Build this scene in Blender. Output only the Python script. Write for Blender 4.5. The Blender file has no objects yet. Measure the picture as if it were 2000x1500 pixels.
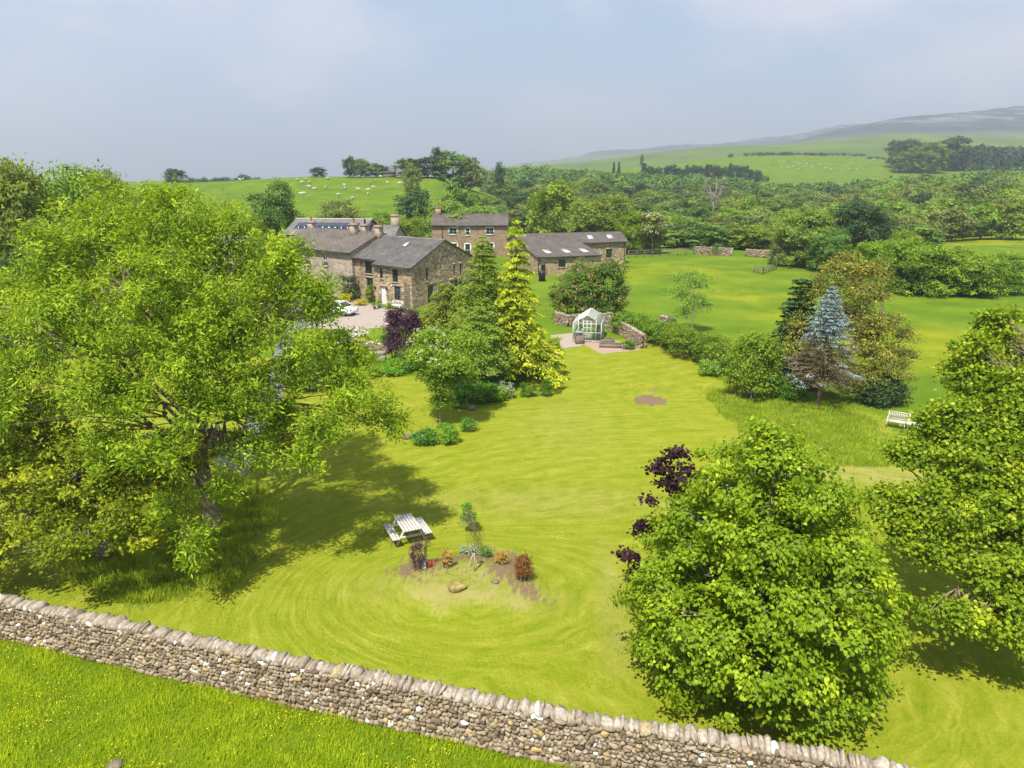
import bpy, math, random
import numpy as np
from mathutils import Vector, Matrix
R = math.radians
S = bpy.context.scene
COL = S.collection

# ------------------------------------------------------------------ camera, sky, sun, exposure
PITCH, FPX, CAMZ = R(16.5), 1387.0, 15.0
cam = bpy.data.objects.new('camera', bpy.data.cameras.new('camera')); COL.objects.link(cam)
cam.location = (0, 0, CAMZ); cam.rotation_euler = (R(90) - PITCH, 0, 0)
cam.data.sensor_width = 36; cam.data.lens = FPX / 2000 * 36
cam.data.clip_start = 0.5; cam.data.clip_end = 20000
S.camera = cam
SUN_EL, SUN_AZ = R(60), R(204)          # compass bearing the light comes from: behind the camera, to the left
world = bpy.data.worlds.new('World'); S.world = world; world.use_nodes = True
wn, wl = world.node_tree.nodes, world.node_tree.links
wn.clear()
wo = wn.new('ShaderNodeOutputWorld'); bg = wn.new('ShaderNodeBackground'); sky = wn.new('ShaderNodeTexSky')
sky.sky_type = 'NISHITA'; sky.sun_disc = False; sky.sun_elevation = SUN_EL; sky.sun_rotation = SUN_AZ
sky.air_density = 1.0; sky.dust_density = 1.5; sky.ozone_density = 1.0
tc = wn.new('ShaderNodeTexCoord'); mp = wn.new('ShaderNodeMapping'); mp.inputs['Scale'].default_value = (1, 1, 2.0)
mp.inputs['Location'].default_value = (0.35, 0.1, 0.2)
nz = wn.new('ShaderNodeTexNoise'); nz.inputs['Scale'].default_value = 2.6; nz.inputs['Detail'].default_value = 7; nz.inputs['Roughness'].default_value = 0.5
cr = wn.new('ShaderNodeValToRGB')
cr.color_ramp.elements[0].position = 0.44; cr.color_ramp.elements[0].color = (2.4, 3.5, 4.95, 1)
cr.color_ramp.elements[1].position = 0.60; cr.color_ramp.elements[1].color = (5.3, 5.1, 5.75, 1)
mx = wn.new('ShaderNodeMixRGB'); mx.inputs[0].default_value = 0.85
wl.new(tc.outputs['Generated'], mp.inputs[0]); wl.new(mp.outputs[0], nz.inputs['Vector']); wl.new(nz.outputs[0], cr.inputs[0])
wl.new(sky.outputs[0], mx.inputs[1]); wl.new(cr.outputs[0], mx.inputs[2]); wl.new(mx.outputs[0], bg.inputs[0]); wl.new(bg.outputs[0], wo.inputs[0])
bg.inputs[1].default_value = 0.095
sl = bpy.data.lights.new('sun', 'SUN'); sl.energy = 4.4; sl.angle = R(0.7); sl.color = (1, 0.945, 0.85)
so = bpy.data.objects.new('sun', sl); COL.objects.link(so)
sd = Vector((math.sin(SUN_AZ) * math.cos(SUN_EL), math.cos(SUN_AZ) * math.cos(SUN_EL), math.sin(SUN_EL)))
so.rotation_euler = sd.to_track_quat('Z', 'Y').to_euler(); so.location = (-20, -10, 60)
S.view_settings.view_transform = 'Standard'; S.view_settings.look = 'None'
S.view_settings.exposure = 0.85; S.view_settings.gamma = 1
S.cycles.max_bounces = 6; S.cycles.diffuse_bounces = 3; S.cycles.transparent_max_bounces = 8; S.cycles.volume_bounces = 0

# ------------------------------------------------------------------ photo geometry helpers
cP, sP = math.cos(PITCH), math.sin(PITCH)
def ray(u, v): return (u - 1000.0, FPX * cP + (750 - v) * sP, -FPX * sP + (750 - v) * cP)
def at(u, v, z=0.0):                       # where the line of sight meets height z
    d = ray(u, v); t = (z - CAMZ) / d[2]; return (d[0] * t, d[1] * t)
def xat(u, v, y): d = ray(u, v); return d[0] / d[1] * y
def zat(v, y): d = ray(1000, v); return CAMZ + d[2] / d[1] * y
def V(v): return lambda y: zat(v, y)

# ------------------------------------------------------------------ terrain height
UC = np.array([-1300, -400, 0, 300, 380, 600, 850, 1000, 1200, 1300, 1416, 1500, 1550, 1632, 1720, 1840, 1960, 2400, 3400], float)
def row(y, pairs):                        # crest elevations as seen from the garden
    us = [p[0] for p in pairs]; vs = [p[1] for p in pairs]
    return np.array([zat(v, y) for v in np.interp(UC, us, vs)])
def rowz(pairs): return np.interp(UC, [p[0] for p in pairs], [p[1] for p in pairs])
RY = [0, 150, 200, 250, 305, 420, 600, 800, 950, 1450, 1900, 3000, 3500, 4600, 6500, 12000]
RZ = [rowz([(0, 0)]), rowz([(0, 0)]),
      rowz([(0, 2), (380, 2.5), (850, 3), (950, .6), (1100, -1.5), (1850, -2), (1950, -.5)]),
      rowz([(0, 5), (380, 7), (850, 8.6), (950, 3), (1100, -3.5)]),
      rowz([(0, 8), (380, 11.3), (600, 14), (850, 14), (950, 6), (1100, -4)]),
      rowz([(0, 2), (380, 6), (850, 9), (950, 4), (1100, -1)]),
      rowz([(0, -4), (850, -2), (1000, 4), (1200, 10), (1400, 11), (2000, 11)]),
      row(800, [(600, 352), (850, 346), (1000, 338), (1200, 328), (1416, 311), (1500, 307), (1632, 305), (1720, 307), (1840, 317), (2400, 322)]),
      row(950, [(600, 355), (850, 350), (1000, 342), (1200, 331), (1416, 314), (1632, 311), (1720, 312), (2400, 320)]),
      row(1450, [(600, 362), (850, 352), (1000, 327), (1200, 311), (1300, 297), (1416, 285), (1632, 275), (1720, 264), (1840, 268), (2400, 276)]),
      row(1900, [(600, 366), (850, 356), (1000, 332), (1416, 292), (1632, 282), (1720, 275), (2400, 280)]),
      row(3000, [(600, 366), (1000, 345), (1416, 300), (1500, 288), (1550, 276), (1632, 251), (1720, 235), (1840, 221), (1960, 210), (2400, 214), (3400, 240)]),
      row(3500, [(600, 366), (1000, 345), (1416, 302), (1550, 282), (1632, 262), (1960, 218), (2400, 224)]),
      row(4600, [(600, 366), (950, 345), (1020, 317), (1142, 297), (1300, 286), (1416, 279), (1480, 272), (1550, 262), (1632, 247), (1720, 238), (1960, 225), (2400, 230)]),
      row(6500, [(600, 372), (1000, 345), (3400, 320)]), rowz([(0, -260)])]
RZ = np.array(RZ); RY = np.array(RY, float)
ISL = at(905, 1150)
def hgt(x, y):
    x = np.asarray(x, float); y = np.asarray(y, float)
    yy = np.maximum(y, 1.0); u = 1000 + 1446 * x / yy
    i = np.clip(np.searchsorted(RY, yy) - 1, 0, len(RY) - 2)
    f = np.clip((yy - RY[i]) / (RY[i + 1] - RY[i]), 0, 1); f = f * f * (3 - 2 * f) * .5 + f * .5
    j = np.clip(np.searchsorted(UC, u) - 1, 0, len(UC) - 2); g = np.clip((u - UC[j]) / (UC[j + 1] - UC[j]), 0, 1)
    z = (RZ[i, j] * (1 - g) + RZ[i, j + 1] * g) * (1 - f) + (RZ[i + 1, j] * (1 - g) + RZ[i + 1, j + 1] * g) * f
    far = np.clip((yy - 160) / 500, 0, 1)
    z = z + far * 1.6 * (np.sin(x * .013 + 1) * np.cos(yy * .011) + .5 * np.sin(x * .031 + yy * .023)) * np.clip(yy / 900, .4, 6)
    z = z + .42 * np.exp(-(((x - ISL[0]) / 2.9) ** 2 + ((y - ISL[1] - .2) / 2.0) ** 2) ** 2)
    return z
def gz(x, y): return float(hgt(x, y))

# ------------------------------------------------------------------ mesh helpers
def mesh_np(name, verts, loops, starts, totals, mat=None, tint=None, smooth=False, uv=None):
    me = bpy.data.meshes.new(name)
    me.vertices.add(len(verts)); me.vertices.foreach_set('co', np.ascontiguousarray(verts, np.float32).ravel())
    me.loops.add(len(loops)); me.loops.foreach_set('vertex_index', np.ascontiguousarray(loops, np.int32))
    me.polygons.add(len(starts)); me.polygons.foreach_set('loop_start', np.ascontiguousarray(starts, np.int32))
    me.polygons.foreach_set('loop_total', np.ascontiguousarray(totals, np.int32))
    if smooth: me.polygons.foreach_set('use_smooth', np.ones(len(starts), bool))
    if tint is not None:
        a = me.attributes.new('tint', 'FLOAT', 'POINT'); a.data.foreach_set('value', np.ascontiguousarray(tint, np.float32))
    if uv is not None:
        l = me.uv_layers.new(name='UVMap'); l.data.foreach_set('uv', np.ascontiguousarray(uv, np.float32).ravel())
    me.update(calc_edges=True)
    if mat: me.materials.append(mat)
    return me
def quadmesh(name, verts, faces, mat=None, tint=None, smooth=False):
    f = np.asarray(faces, np.int32); n, k = f.shape
    return mesh_np(name, verts, f.ravel(), np.arange(n) * k, np.full(n, k), mat, tint, smooth)
def link(name, me, parent=None, label=None, cat=None, group=None, kind=None, loc=None):
    o = bpy.data.objects.new(name, me); COL.objects.link(o)
    if parent is not None: o.parent = parent
    return tag(o, label, cat, group, kind, loc)
def tag(o, label=None, cat=None, group=None, kind=None, loc=None):
    if label: o['label'] = label
    if cat: o['category'] = cat
    if group: o['group'] = group
    if kind: o['kind'] = kind
    if loc is not None: o.location = loc
    return o
def empty(name, loc, rz=0, label=None, cat=None, group=None):
    o = bpy.data.objects.new(name, None); COL.objects.link(o); o.location = loc; o.rotation_euler = (0, 0, rz)
    o.empty_display_size = .3
    return tag(o, label, cat, group)
KIDS = {}
def copy_tree(o, loc, rz=0.0, sc=(1, 1, 1), label=None, group=None):
    c = o.copy(); COL.objects.link(c); c.location = loc; c.rotation_euler = (0, 0, rz); c.scale = sc
    if label: c['label'] = label
    if group: c['group'] = group
    for ch in list(o.children):
        d = ch.copy(); COL.objects.link(d); d.parent = c
        for g in list(ch.children):
            e = g.copy(); COL.objects.link(e); e.parent = d
    return c

class MB:
    """collects polygons for ONE mesh object"""
    def __init__(s): s.v = []; s.f = []; s.uv = []; s.t = []
    def poly(s, pts, uv=None, t=0.5):
        b = len(s.v); s.v += [tuple(p) for p in pts]; s.f.append(list(range(b, b + len(pts)))); s.t += [t] * len(pts)
        s.uv += (uv if uv else [(p[0], p[2]) for p in pts]); return s
    def faces(s, vs, fs, t=0.5):
        b = len(s.v); s.v += [tuple(p) for p in vs]; s.t += [t] * len(vs)
        for f in fs:
            s.f.append([b + i for i in f]); s.uv += [(vs[i][0], vs[i][2]) for i in f]
        return s
    def box(s, x0, x1, y0, y1, z0, z1, M=None, t=0.5):
        vs = [(x0, y0, z0), (x1, y0, z0), (x1, y1, z0), (x0, y1, z0), (x0, y0, z1), (x1, y0, z1), (x1, y1, z1), (x0, y1, z1)]
        if M is not None: vs = [tuple(M @ Vector(p)) for p in vs]
        return s.faces(vs, [(0, 3, 2, 1), (4, 5, 6, 7), (0, 1, 5, 4), (1, 2, 6, 5), (2, 3, 7, 6), (3, 0, 4, 7)], t)
    def bar(s, a, b, w, h=None, t=0.5):
        a, b = Vector(a), Vector(b); h = h or w; d = b - a; L = d.length
        if L < 1e-6: return s
        q = d.to_track_quat('Y', 'Z').to_matrix().to_4x4()
        return s.box(-w / 2, w / 2, 0, L, -h / 2, h / 2, Matrix.Translation(a) @ q, t)
    def tube(s, pts, rad, n=8, cap=True, t=0.5):
        pts = [Vector(p) for p in pts]; rings = []
        for i, p in enumerate(pts):
            d = (pts[min(i + 1, len(pts) - 1)] - pts[max(i - 1, 0)]).normalized()
            a = d.orthogonal().normalized() if i == 0 else (ua - d * ua.dot(d)).normalized()
            ua = a; b = d.cross(a); r = rad[i] if hasattr(rad, '__len__') else rad
            rings.append([p + (a * math.cos(2 * math.pi * k / n) + b * math.sin(2 * math.pi * k / n)) * r for k in range(n)])
        vs = [q for r_ in rings for q in r_]; fs = []
        for i in range(len(pts) - 1):
            for k in range(n): fs.append((i * n + k, i * n + (k + 1) % n, (i + 1) * n + (k + 1) % n, (i + 1) * n + k))
        if cap: fs.append(tuple(range(n))[::-1]); fs.append(tuple((len(pts) - 1) * n + k for k in range(n)))
        return s.faces(vs, fs, t)
    def mesh(s, name, mat, smooth=False):
        tot = np.array([len(f) for f in s.f]); st = np.concatenate([[0], np.cumsum(tot)[:-1]])
        return mesh_np(name, np.array(s.v), np.array([i for f in s.f for i in f]), st, tot, mat, np.array(s.t), smooth, np.array(s.uv))
    def obj(s, name, mat, parent=None, smooth=False, **k): return link(name, s.mesh(name, mat, smooth), parent, **k)

# ------------------------------------------------------------------ materials
def newmat(name):
    m = bpy.data.materials.new(name); m.use_nodes = True; n = m.node_tree.nodes; l = m.node_tree.links
    return m, n, l, n['Principled BSDF']
def ramp(n, stops, interp='LINEAR'):
    r = n.new('ShaderNodeValToRGB'); cr = r.color_ramp; cr.interpolation = interp
    while len(cr.elements) < len(stops): cr.elements.new(0.5)
    for e, (p, c) in zip(cr.elements, stops): e.position = p; e.color = (*c, 1)
    return r
def noise(n, l, coord, scale, detail=4, rough=.55, mapscale=None):
    t = n.new('ShaderNodeTexNoise'); t.inputs['Scale'].default_value = scale; t.inputs['Detail'].default_value = detail; t.inputs['Roughness'].default_value = rough
    if mapscale:
        m = n.new('ShaderNodeMapping'); m.inputs['Scale'].default_value = mapscale; l.new(coord, m.inputs[0]); coord = m.outputs[0]
    l.new(coord, t.inputs['Vector']); return t.outputs['Fac']
def mixc(n, l, f, a, b, mode='MIX'):
    m = n.new('ShaderNodeMixRGB'); m.blend_type = mode
    for i, x in ((0, f), (1, a), (2, b)):
        if hasattr(x, 'links') or hasattr(x, 'is_linked'): l.new(x, m.inputs[i])
        elif isinstance(x, (int, float)): m.inputs[i].default_value = x if i == 0 else (x, x, x, 1)
        else: m.inputs[i].default_value = (*x, 1)
    return m.outputs[0]
def math_(n, l, op, a, b=0.0, clamp=False):
    m = n.new('ShaderNodeMath'); m.operation = op; m.use_clamp = clamp
    for i, x in ((0, a), (1, b)):
        if isinstance(x, (int, float)): m.inputs[i].default_value = x
        else: l.new(x, m.inputs[i])
    return m.outputs[0]
def bump(n, l, bs, h, strength=.4, dist=.05):
    b = n.new('ShaderNodeBump'); b.inputs['Strength'].default_value = strength; b.inputs['Distance'].default_value = dist
    l.new(h, b.inputs['Height']); l.new(b.outputs[0], bs.inputs['Normal'])
def plain(name, c, rough=.6, var=.15, scale=3, metal=0, spec=.4, bmp=0):
    c = tuple(x * .78 for x in c)
    m, n, l, b = newmat(name); tcn = n.new('ShaderNodeTexCoord').outputs['Object']
    f = noise(n, l, tcn, scale, 6)
    r = ramp(n, [(.3, tuple(x * (1 - var) for x in c)), (.7, tuple(min(1, x * (1 + var)) for x in c))]); l.new(f, r.inputs[0])
    l.new(r.outputs[0], b.inputs['Base Color']); b.inputs['Roughness'].default_value = rough; b.inputs['Metallic'].default_value = metal
    b.inputs['Specular IOR Level'].default_value = spec
    if bmp: bump(n, l, b, noise(n, l, tcn, scale * 5, 5), bmp, .02)
    return m
def leafmat(name, dark, mid, light, trans=.35, rough=.6, spec=.15, gain=1.8):
    dark, mid, light = [tuple(min(.85, x * gain) for x in c) for c in (dark, mid, light)]; trans = min(.5, trans + .06)
    m, n, l, b = newmat(name)
    a = n.new('ShaderNodeAttribute'); a.attribute_name = 'tint'
    r = ramp(n, [(0, dark), (.5, mid), (1, light)]); l.new(a.outputs['Fac'], r.inputs[0])
    oi = n.new('ShaderNodeObjectInfo'); hs = n.new('ShaderNodeHueSaturation')
    l.new(r.outputs[0], hs.inputs['Color'])
    l.new(math_(n, l, 'ADD', math_(n, l, 'MULTIPLY', oi.outputs['Random'], .035), .4825), hs.inputs['Hue'])
    l.new(math_(n, l, 'ADD', math_(n, l, 'MULTIPLY', oi.outputs['Random'], .3), .85), hs.inputs['Value'])
    l.new(hs.outputs[0], b.inputs['Base Color']); b.inputs['Roughness'].default_value = rough; b.inputs['Specular IOR Level'].default_value = spec
    t = n.new('ShaderNodeBsdfTranslucent'); l.new(mixc(n, l, 1.0, hs.outputs[0], (1.25, 1.15, .5), 'MULTIPLY'), t.inputs[0])
    mxs = n.new('ShaderNodeMixShader'); mxs.inputs[0].default_value = trans
    l.new(b.outputs[0], mxs.inputs[1]); l.new(t.outputs[0], mxs.inputs[2]); l.new(mxs.outputs[0], n['Material Output'].inputs[0])
    return m
def tintmat(name, stops, rough=.85, nscale=20, namt=.25, bmp=.5):
    m, n, l, b = newmat(name); a = n.new('ShaderNodeAttribute'); a.attribute_name = 'tint'
    r = ramp(n, [(p, tuple(x * .72 for x in c)) for p, c in stops]); l.new(a.outputs['Fac'], r.inputs[0]); tcn = n.new('ShaderNodeTexCoord').outputs['Object']
    f = noise(n, l, tcn, nscale, 6); r2 = ramp(n, [(.3, (1 - namt,) * 3), (.7, (1 + namt,) * 3)]); l.new(f, r2.inputs[0])
    l.new(mixc(n, l, 1.0, r.outputs[0], r2.outputs[0], 'MULTIPLY'), b.inputs['Base Color'])
    b.inputs['Roughness'].default_value = rough; b.inputs['Specular IOR Level'].default_value = .2
    bump(n, l, b, f, bmp, .03); return m

M = {}
M['ash'] = leafmat('ash_leaf', (.075, .12, .007), (.155, .212, .010), (.29, .335, .026), .42, gain=1.75)
M['lime'] = leafmat('lime_leaf', (.075, .14, .006), (.125, .205, .008), (.27, .35, .016), .36, .5, .2)
M['field_maple'] = leafmat('oak_leaf', (.07, .12, .007), (.13, .19, .009), (.28, .32, .018), .37, .55, .2)
M['beech'] = leafmat('beech_leaf', (.085, .14, .008), (.15, .215, .012), (.32, .37, .022), .42)
M['wood_mid'] = leafmat('woodland_leaf', (.034, .062, .013), (.062, .105, .018), (.115, .165, .028), 0.28, gain=2.0)
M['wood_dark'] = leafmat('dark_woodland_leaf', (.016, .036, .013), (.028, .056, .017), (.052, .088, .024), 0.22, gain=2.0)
M['wood_light'] = leafmat('light_woodland_leaf', (.065, .10, .016), (.11, .158, .022), (.18, .235, .036), 0.32, gain=2.0)
M['wood_olive'] = leafmat('olive_woodland_leaf', (.058, .08, .022), (.098, .128, .03), (.16, .19, .05), 0.28, gain=2.0)
M['wood_vivid'] = leafmat('vivid_leaf', (.052, .095, .010), (.098, .16, .013), (.185, .26, .020), 0.33, gain=2.0)
M['pine_far'] = leafmat('distant_pine_needles', (.012, .03, .014), (.02, .045, .02), (.04, .07, .028), .1)
M['purple'] = leafmat('purple_leaf', (.022, .010, .018), (.045, .020, .034), (.10, .045, .065), .15)
M['maroon'] = leafmat('maroon_maple_leaf', (.022, .008, .012), (.036, .014, .020), (.075, .03, .036), .15, gain=1.1)
M['larch'] = leafmat('larch_needles', (.075, .12, .018), (.13, .19, .026), (.23, .29, .045), .42)
M['golden'] = leafmat('golden_conifer_spray', (.11, .155, .010), (.21, .26, .013), (.40, .42, .03), .4)
M['bluesp'] = leafmat('blue_spruce_needles', (.05, .085, .09), (.10, .145, .155), (.20, .255, .27), .08)
M['deadneedle'] = leafmat('dying_spruce_needles', (.045, .042, .02), (.08, .070, .03), (.14, .11, .05), .15)
M['olivepine'] = leafmat('yellowing_pine_needles', (.062, .072, .016), (.12, .116, .022), (.235, .20, .034), .25)
M['cedar'] = leafmat('dark_cedar_needles', (.012, .035, .012), (.022, .055, .016), (.045, .09, .02), .1)
M['chestnut'] = leafmat('chestnut_leaf', (.035, .075, .010), (.065, .12, .014), (.12, .18, .03), .28)
M['pinkbloom'] = leafmat('pink_blossom', (.14, .07, .04), (.20, .10, .06), (.28, .15, .10), .2)
M['elder'] = leafmat('elder_leaf', (.06, .13, .010), (.11, .20, .014), (.21, .31, .03), .35)
M['cream'] = leafmat('cream_blossom', (.34, .38, .18), (.45, .46, .26), (.55, .54, .38), .3, gain=1)
M['yellowshrub'] = leafmat('yellow_shrub_leaf', (.15, .17, .01), (.28, .28, .012), (.42, .36, .02), .25)
M['orangeshrub'] = leafmat('orange_shrub_leaf', (.15, .09, .02), (.26, .16, .035), (.38, .27, .06), .25)
M['rust'] = leafmat('rust_shrub_leaf', (.08, .035, .012), (.14, .065, .02), (.24, .13, .03), .2)
M['hedge'] = leafmat('hedge_leaf', (.045, .085, .008), (.085, .14, .011), (.20, .25, .018), .3)
M['herb'] = leafmat('border_plant_leaf', (.035, .09, .010), (.06, .14, .014), (.12, .22, .03), .3)
M['silver'] = leafmat('silver_leaf', (.10, .14, .07), (.16, .20, .11), (.26, .29, .19), .2)
M['blade'] = leafmat('grass_blade', (.12, .17, .008), (.20, .275, .012), (.35, .385, .03), .42, gain=2.1)
M['lawnblade'] = leafmat('lawn_blade', (.14, .19, .006), (.22, .26, .012), (.34, .33, .05), .4, gain=1.35)
M['bladelong'] = leafmat('long_grass_blade', (.11, .165, .010), (.19, .245, .018), (.33, .35, .05), .4)
M['buttercup'] = plain('buttercup_petal', (.85, .62, .01), .5, .05)
M['daisy'] = plain('white_petal', (.75, .75, .68), .5, .05)
M['bark'] = plain('bark', (.24, .185, .125), .9, .45, 6, bmp=.8)
M['barkgrey'] = plain('grey_bark', (.26, .235, .19), .9, .35, 5, bmp=.6)
M['barkdead'] = plain('dead_wood', (.34, .30, .24), .9, .2, 5)
M['barkred'] = plain('spruce_bark', (.22, .15, .10), .9, .3, 6, bmp=.8)
M['stone'] = tintmat('wall_stone', [(0, (.14, .10, .065)), (.3, (.30, .228, .15)), (.6, (.44, .35, .245)), (.85, (.55, .465, .355)), (.93, (.52, .38, .17)), (1, (.74, .73, .70))], nscale=14, namt=.3)
M['coping'] = tintmat('coping_stone', [(0, (.26, .205, .15)), (.5, (.43, .365, .285)), (.88, (.55, .49, .41)), (.94, (.45, .36, .2)), (1, (.68, .68, .65))], nscale=10, namt=.35)
M['core'] = plain('wall_core', (.07, .055, .04), .95, .3, 8)
M['whitewood'] = plain('weathered_pale_timber', (.56, .53, .47), .7, .18, 14, bmp=.3)
M['benchwood'] = plain('pale_bench_timber', (.66, .60, .55), .7, .12, 14)
M['post'] = plain('grey_timber', (.23, .20, .16), .85, .25, 10)
M['whitepaint'] = plain('white_paint', (.78, .78, .76), .5, .06, 6)
M['greenframe'] = plain('dark_green_frame', (.035, .085, .065), .45, .1, 6)
M['black'] = plain('black_metal', (.02, .02, .022), .4, .2, 6)
M['gutter'] = plain('dark_gutter', (.045, .045, .048), .45, .15, 6)
M['lintel'] = plain('dressed_stone', (.42, .34, .24), .85, .2, 5, bmp=.2)
M['terracotta'] = plain('terracotta_pot', (.42, .15, .075), .8, .2, 8)
M['ghframe'] = plain('pale_aluminium_frame', (.74, .79, .70), .4, .06, 6)
M['rock'] = plain('boulder_rock', (.21, .165, .13), .9, .35, 3, bmp=.8)
M['soil'] = plain('bark_mulch_soil', (.22, .13, .085), .95, .4, 9, bmp=.8)
M['tyre'] = plain('tyre_rubber', (.02, .02, .02), .8, .1)
M['rim'] = plain('alloy_rim', (.5, .5, .52), .3, .1, metal=.8)
M['red'] = plain('red_glazed', (.6, .03, .02), .35, .15)
M['slateblue'] = plain('blue_plastic', (.12, .2, .32), .5, .15)
def glass(name, c, rough=.06):
    m, n, l, b = newmat(name); f = noise(n, l, n.new('ShaderNodeTexCoord').outputs['Object'], 1.5, 2)
    r = ramp(n, [(.35, c), (.7, tuple(x * 2.2 for x in c))]); l.new(f, r.inputs[0]); l.new(r.outputs[0], b.inputs['Base Color'])
    b.inputs['Roughness'].default_value = rough; b.inputs['Specular IOR Level'].default_value = .9; return m
M['pane'] = glass('window_glass', (.015, .02, .022)); M['skyl'] = glass('rooflight_glass', (.30, .34, .38), .15)
M['solar'] = glass('solar_cell', (.014, .018, .035), .12)
def clearglass():
    m, n, l, b = newmat('clear_glass'); g = n.new('ShaderNodeBsdfGlossy'); g.inputs['Roughness'].default_value = .05; g.inputs[0].default_value = (.8, .9, .88, 1)
    t = n.new('ShaderNodeBsdfTransparent'); t.inputs[0].default_value = (.86, .93, .90, 1)
    d = n.new('ShaderNodeBsdfDiffuse'); d.inputs[0].default_value = (.5, .58, .55, 1)
    m1 = n.new('ShaderNodeMixShader'); m1.inputs[0].default_value = .05; l.new(t.outputs[0], m1.inputs[1]); l.new(d.outputs[0], m1.inputs[2])
    fr = n.new('ShaderNodeFresnel'); fr.inputs[0].default_value = 1.5
    m2 = n.new('ShaderNodeMixShader'); l.new(fr.outputs[0], m2.inputs[0]); l.new(m1.outputs[0], m2.inputs[1]); l.new(g.outputs[0], m2.inputs[2])
    l.new(m2.outputs[0], n['Material Output'].inputs[0]); return m
M['clear'] = clearglass()
def housestone(name, pal, mortar=(.33, .27, .19), sx=2.6, sz=5.2):
    m, n, l, b = newmat(name); tcn = n.new('ShaderNodeTexCoord').outputs['Object']
    mp_ = n.new('ShaderNodeMapping'); mp_.inputs['Scale'].default_value = (sx, sx, sz); l.new(tcn, mp_.inputs[0])
    wob = noise(n, l, tcn, 2.5, 3)
    add = n.new('ShaderNodeVectorMath'); add.operation = 'ADD'; l.new(mp_.outputs[0], add.inputs[0]); l.new(wob, add.inputs[1])
    vo = n.new('ShaderNodeTexVoronoi'); vo.inputs['Scale'].default_value = 1; vo.inputs['Randomness'].default_value = .85; l.new(add.outputs[0], vo.inputs['Vector'])
    ve = n.new('ShaderNodeTexVoronoi'); ve.feature = 'DISTANCE_TO_EDGE'; ve.inputs['Scale'].default_value = 1; ve.inputs['Randomness'].default_value = .85; l.new(add.outputs[0], ve.inputs['Vector'])
    sp = n.new('ShaderNodeSeparateColor'); l.new(vo.outputs['Color'], sp.inputs[0])
    r = ramp(n, pal); l.new(sp.outputs[0], r.inputs[0])
    e = ramp(n, [(.02, (1, 1, 1)), (.09, (0, 0, 0))]); l.new(ve.outputs['Distance'], e.inputs[0])
    c = mixc(n, l, e.outputs[0], r.outputs[0], mortar)
    big = noise(n, l, tcn, .45, 5); rb = ramp(n, [(.3, (.74, .73, .74)), (.7, (1.08, 1.04, .96))]); l.new(big, rb.inputs[0])
    l.new(mixc(n, l, 1.0, c, rb.outputs[0], 'MULTIPLY'), b.inputs['Base Color']); b.inputs['Roughness'].default_value = .9; b.inputs['Specular IOR Level'].default_value = .15
    bump(n, l, b, ve.outputs['Distance'], .5, .06); return m
PAL = [(0, (.16, .11, .07)), (.3, (.28, .205, .13)), (.65, (.40, .305, .205)), (.9, (.50, .40, .28)), (1, (.58, .52, .43))]
M['hstone'] = housestone('house_stone', PAL)
M['hstone2'] = housestone('ashlar_stone', [(0, (.22, .155, .10)), (.5, (.31, .225, .145)), (1, (.42, .32, .22))], (.33, .26, .18), 3.2, 6.5)
M['render'] = housestone('worn_rendered_stone', [(0, (.24, .19, .15)), (.5, (.34, .29, .24)), (1, (.46, .41, .35))], (.38, .34, .29))
def slates(name, c0, c1, w=.35, h=.26):
    m, n, l, b = newmat(name); uv = n.new('ShaderNodeTexCoord').outputs['UV']; ob = n.new('ShaderNodeTexCoord').outputs['Object']
    br = n.new('ShaderNodeTexBrick'); br.inputs['Scale'].default_value = 1; br.inputs['Brick Width'].default_value = w; br.inputs['Row Height'].default_value = h
    br.inputs['Mortar Size'].default_value = .03; br.inputs['Color1'].default_value = (*c0, 1); br.inputs['Color2'].default_value = (*c1, 1)
    br.inputs['Mortar'].default_value = (*[x * .35 for x in c0], 1); l.new(uv, br.inputs['Vector'])
    big = noise(n, l, ob, .7, 6, .65); rb = ramp(n, [(.32, (.55, .54, .52)), (.68, (.98, .95, .90))]); l.new(big, rb.inputs[0])
    l.new(mixc(n, l, 1.0, br.outputs['Color'], rb.outputs[0], 'MULTIPLY'), b.inputs['Base Color']); b.inputs['Roughness'].default_value = .75; b.inputs['Specular IOR Level'].default_value = .3
    bump(n, l, b, br.outputs['Fac'], -1.0, .06); return m
M['slateA'] = slates('stone_slate_roof', (.125, .117, .113), (.19, .178, .17))
M['slateB'] = slates('concrete_tile_roof', (.15, .128, .112), (.185, .158, .14), .9, .33)
M['slateC'] = slates('pale_slate_roof', (.20, .19, .19), (.26, .245, .24), .4, .28)
M['slateE'] = slates('barn_tile_roof', (.14, .12, .11), (.18, .155, .142), .3, .3)

# ------------------------------------------------------------------ ground: one sheet to the horizon
def inpoly(x, y, poly):
    c = np.zeros(np.shape(x), bool); n = len(poly); j = n - 1
    for i in range(n):
        xi, yi = poly[i]; xj, yj = poly[j]
        c ^= ((yi > y) != (yj > y)) & (x < (xj - xi) * (y - yi) / (yj - yi + 1e-12) + xi); j = i
    return c
def pxpoly(l): return [at(u, v) for u, v in l]
LAWN = pxpoly([(-300, 1085), (0, 1165), (700, 1330), (1300, 1430), (2100, 1650), (2400, 1100), (1900, 890), (1770, 905), (1740, 820), (1650, 792), (1480, 770), (1385, 735), (1340, 690), (1280, 662), (1180, 665), (1075, 676), (1000, 780), (930, 800), (870, 740), (740, 730), (560, 700), (400, 690), (-300, 690)])
LONG = pxpoly([(1385, 760), (1480, 770), (1600, 795), (1690, 812), (1755, 880), (1735, 906), (1640, 912), (1560, 905), (1470, 850), (1400, 800)])
ROUGH = pxpoly([(150, 1090), (260, 960), (470, 930), (520, 1000), (470, 1130), (330, 1180), (200, 1170)])
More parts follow.
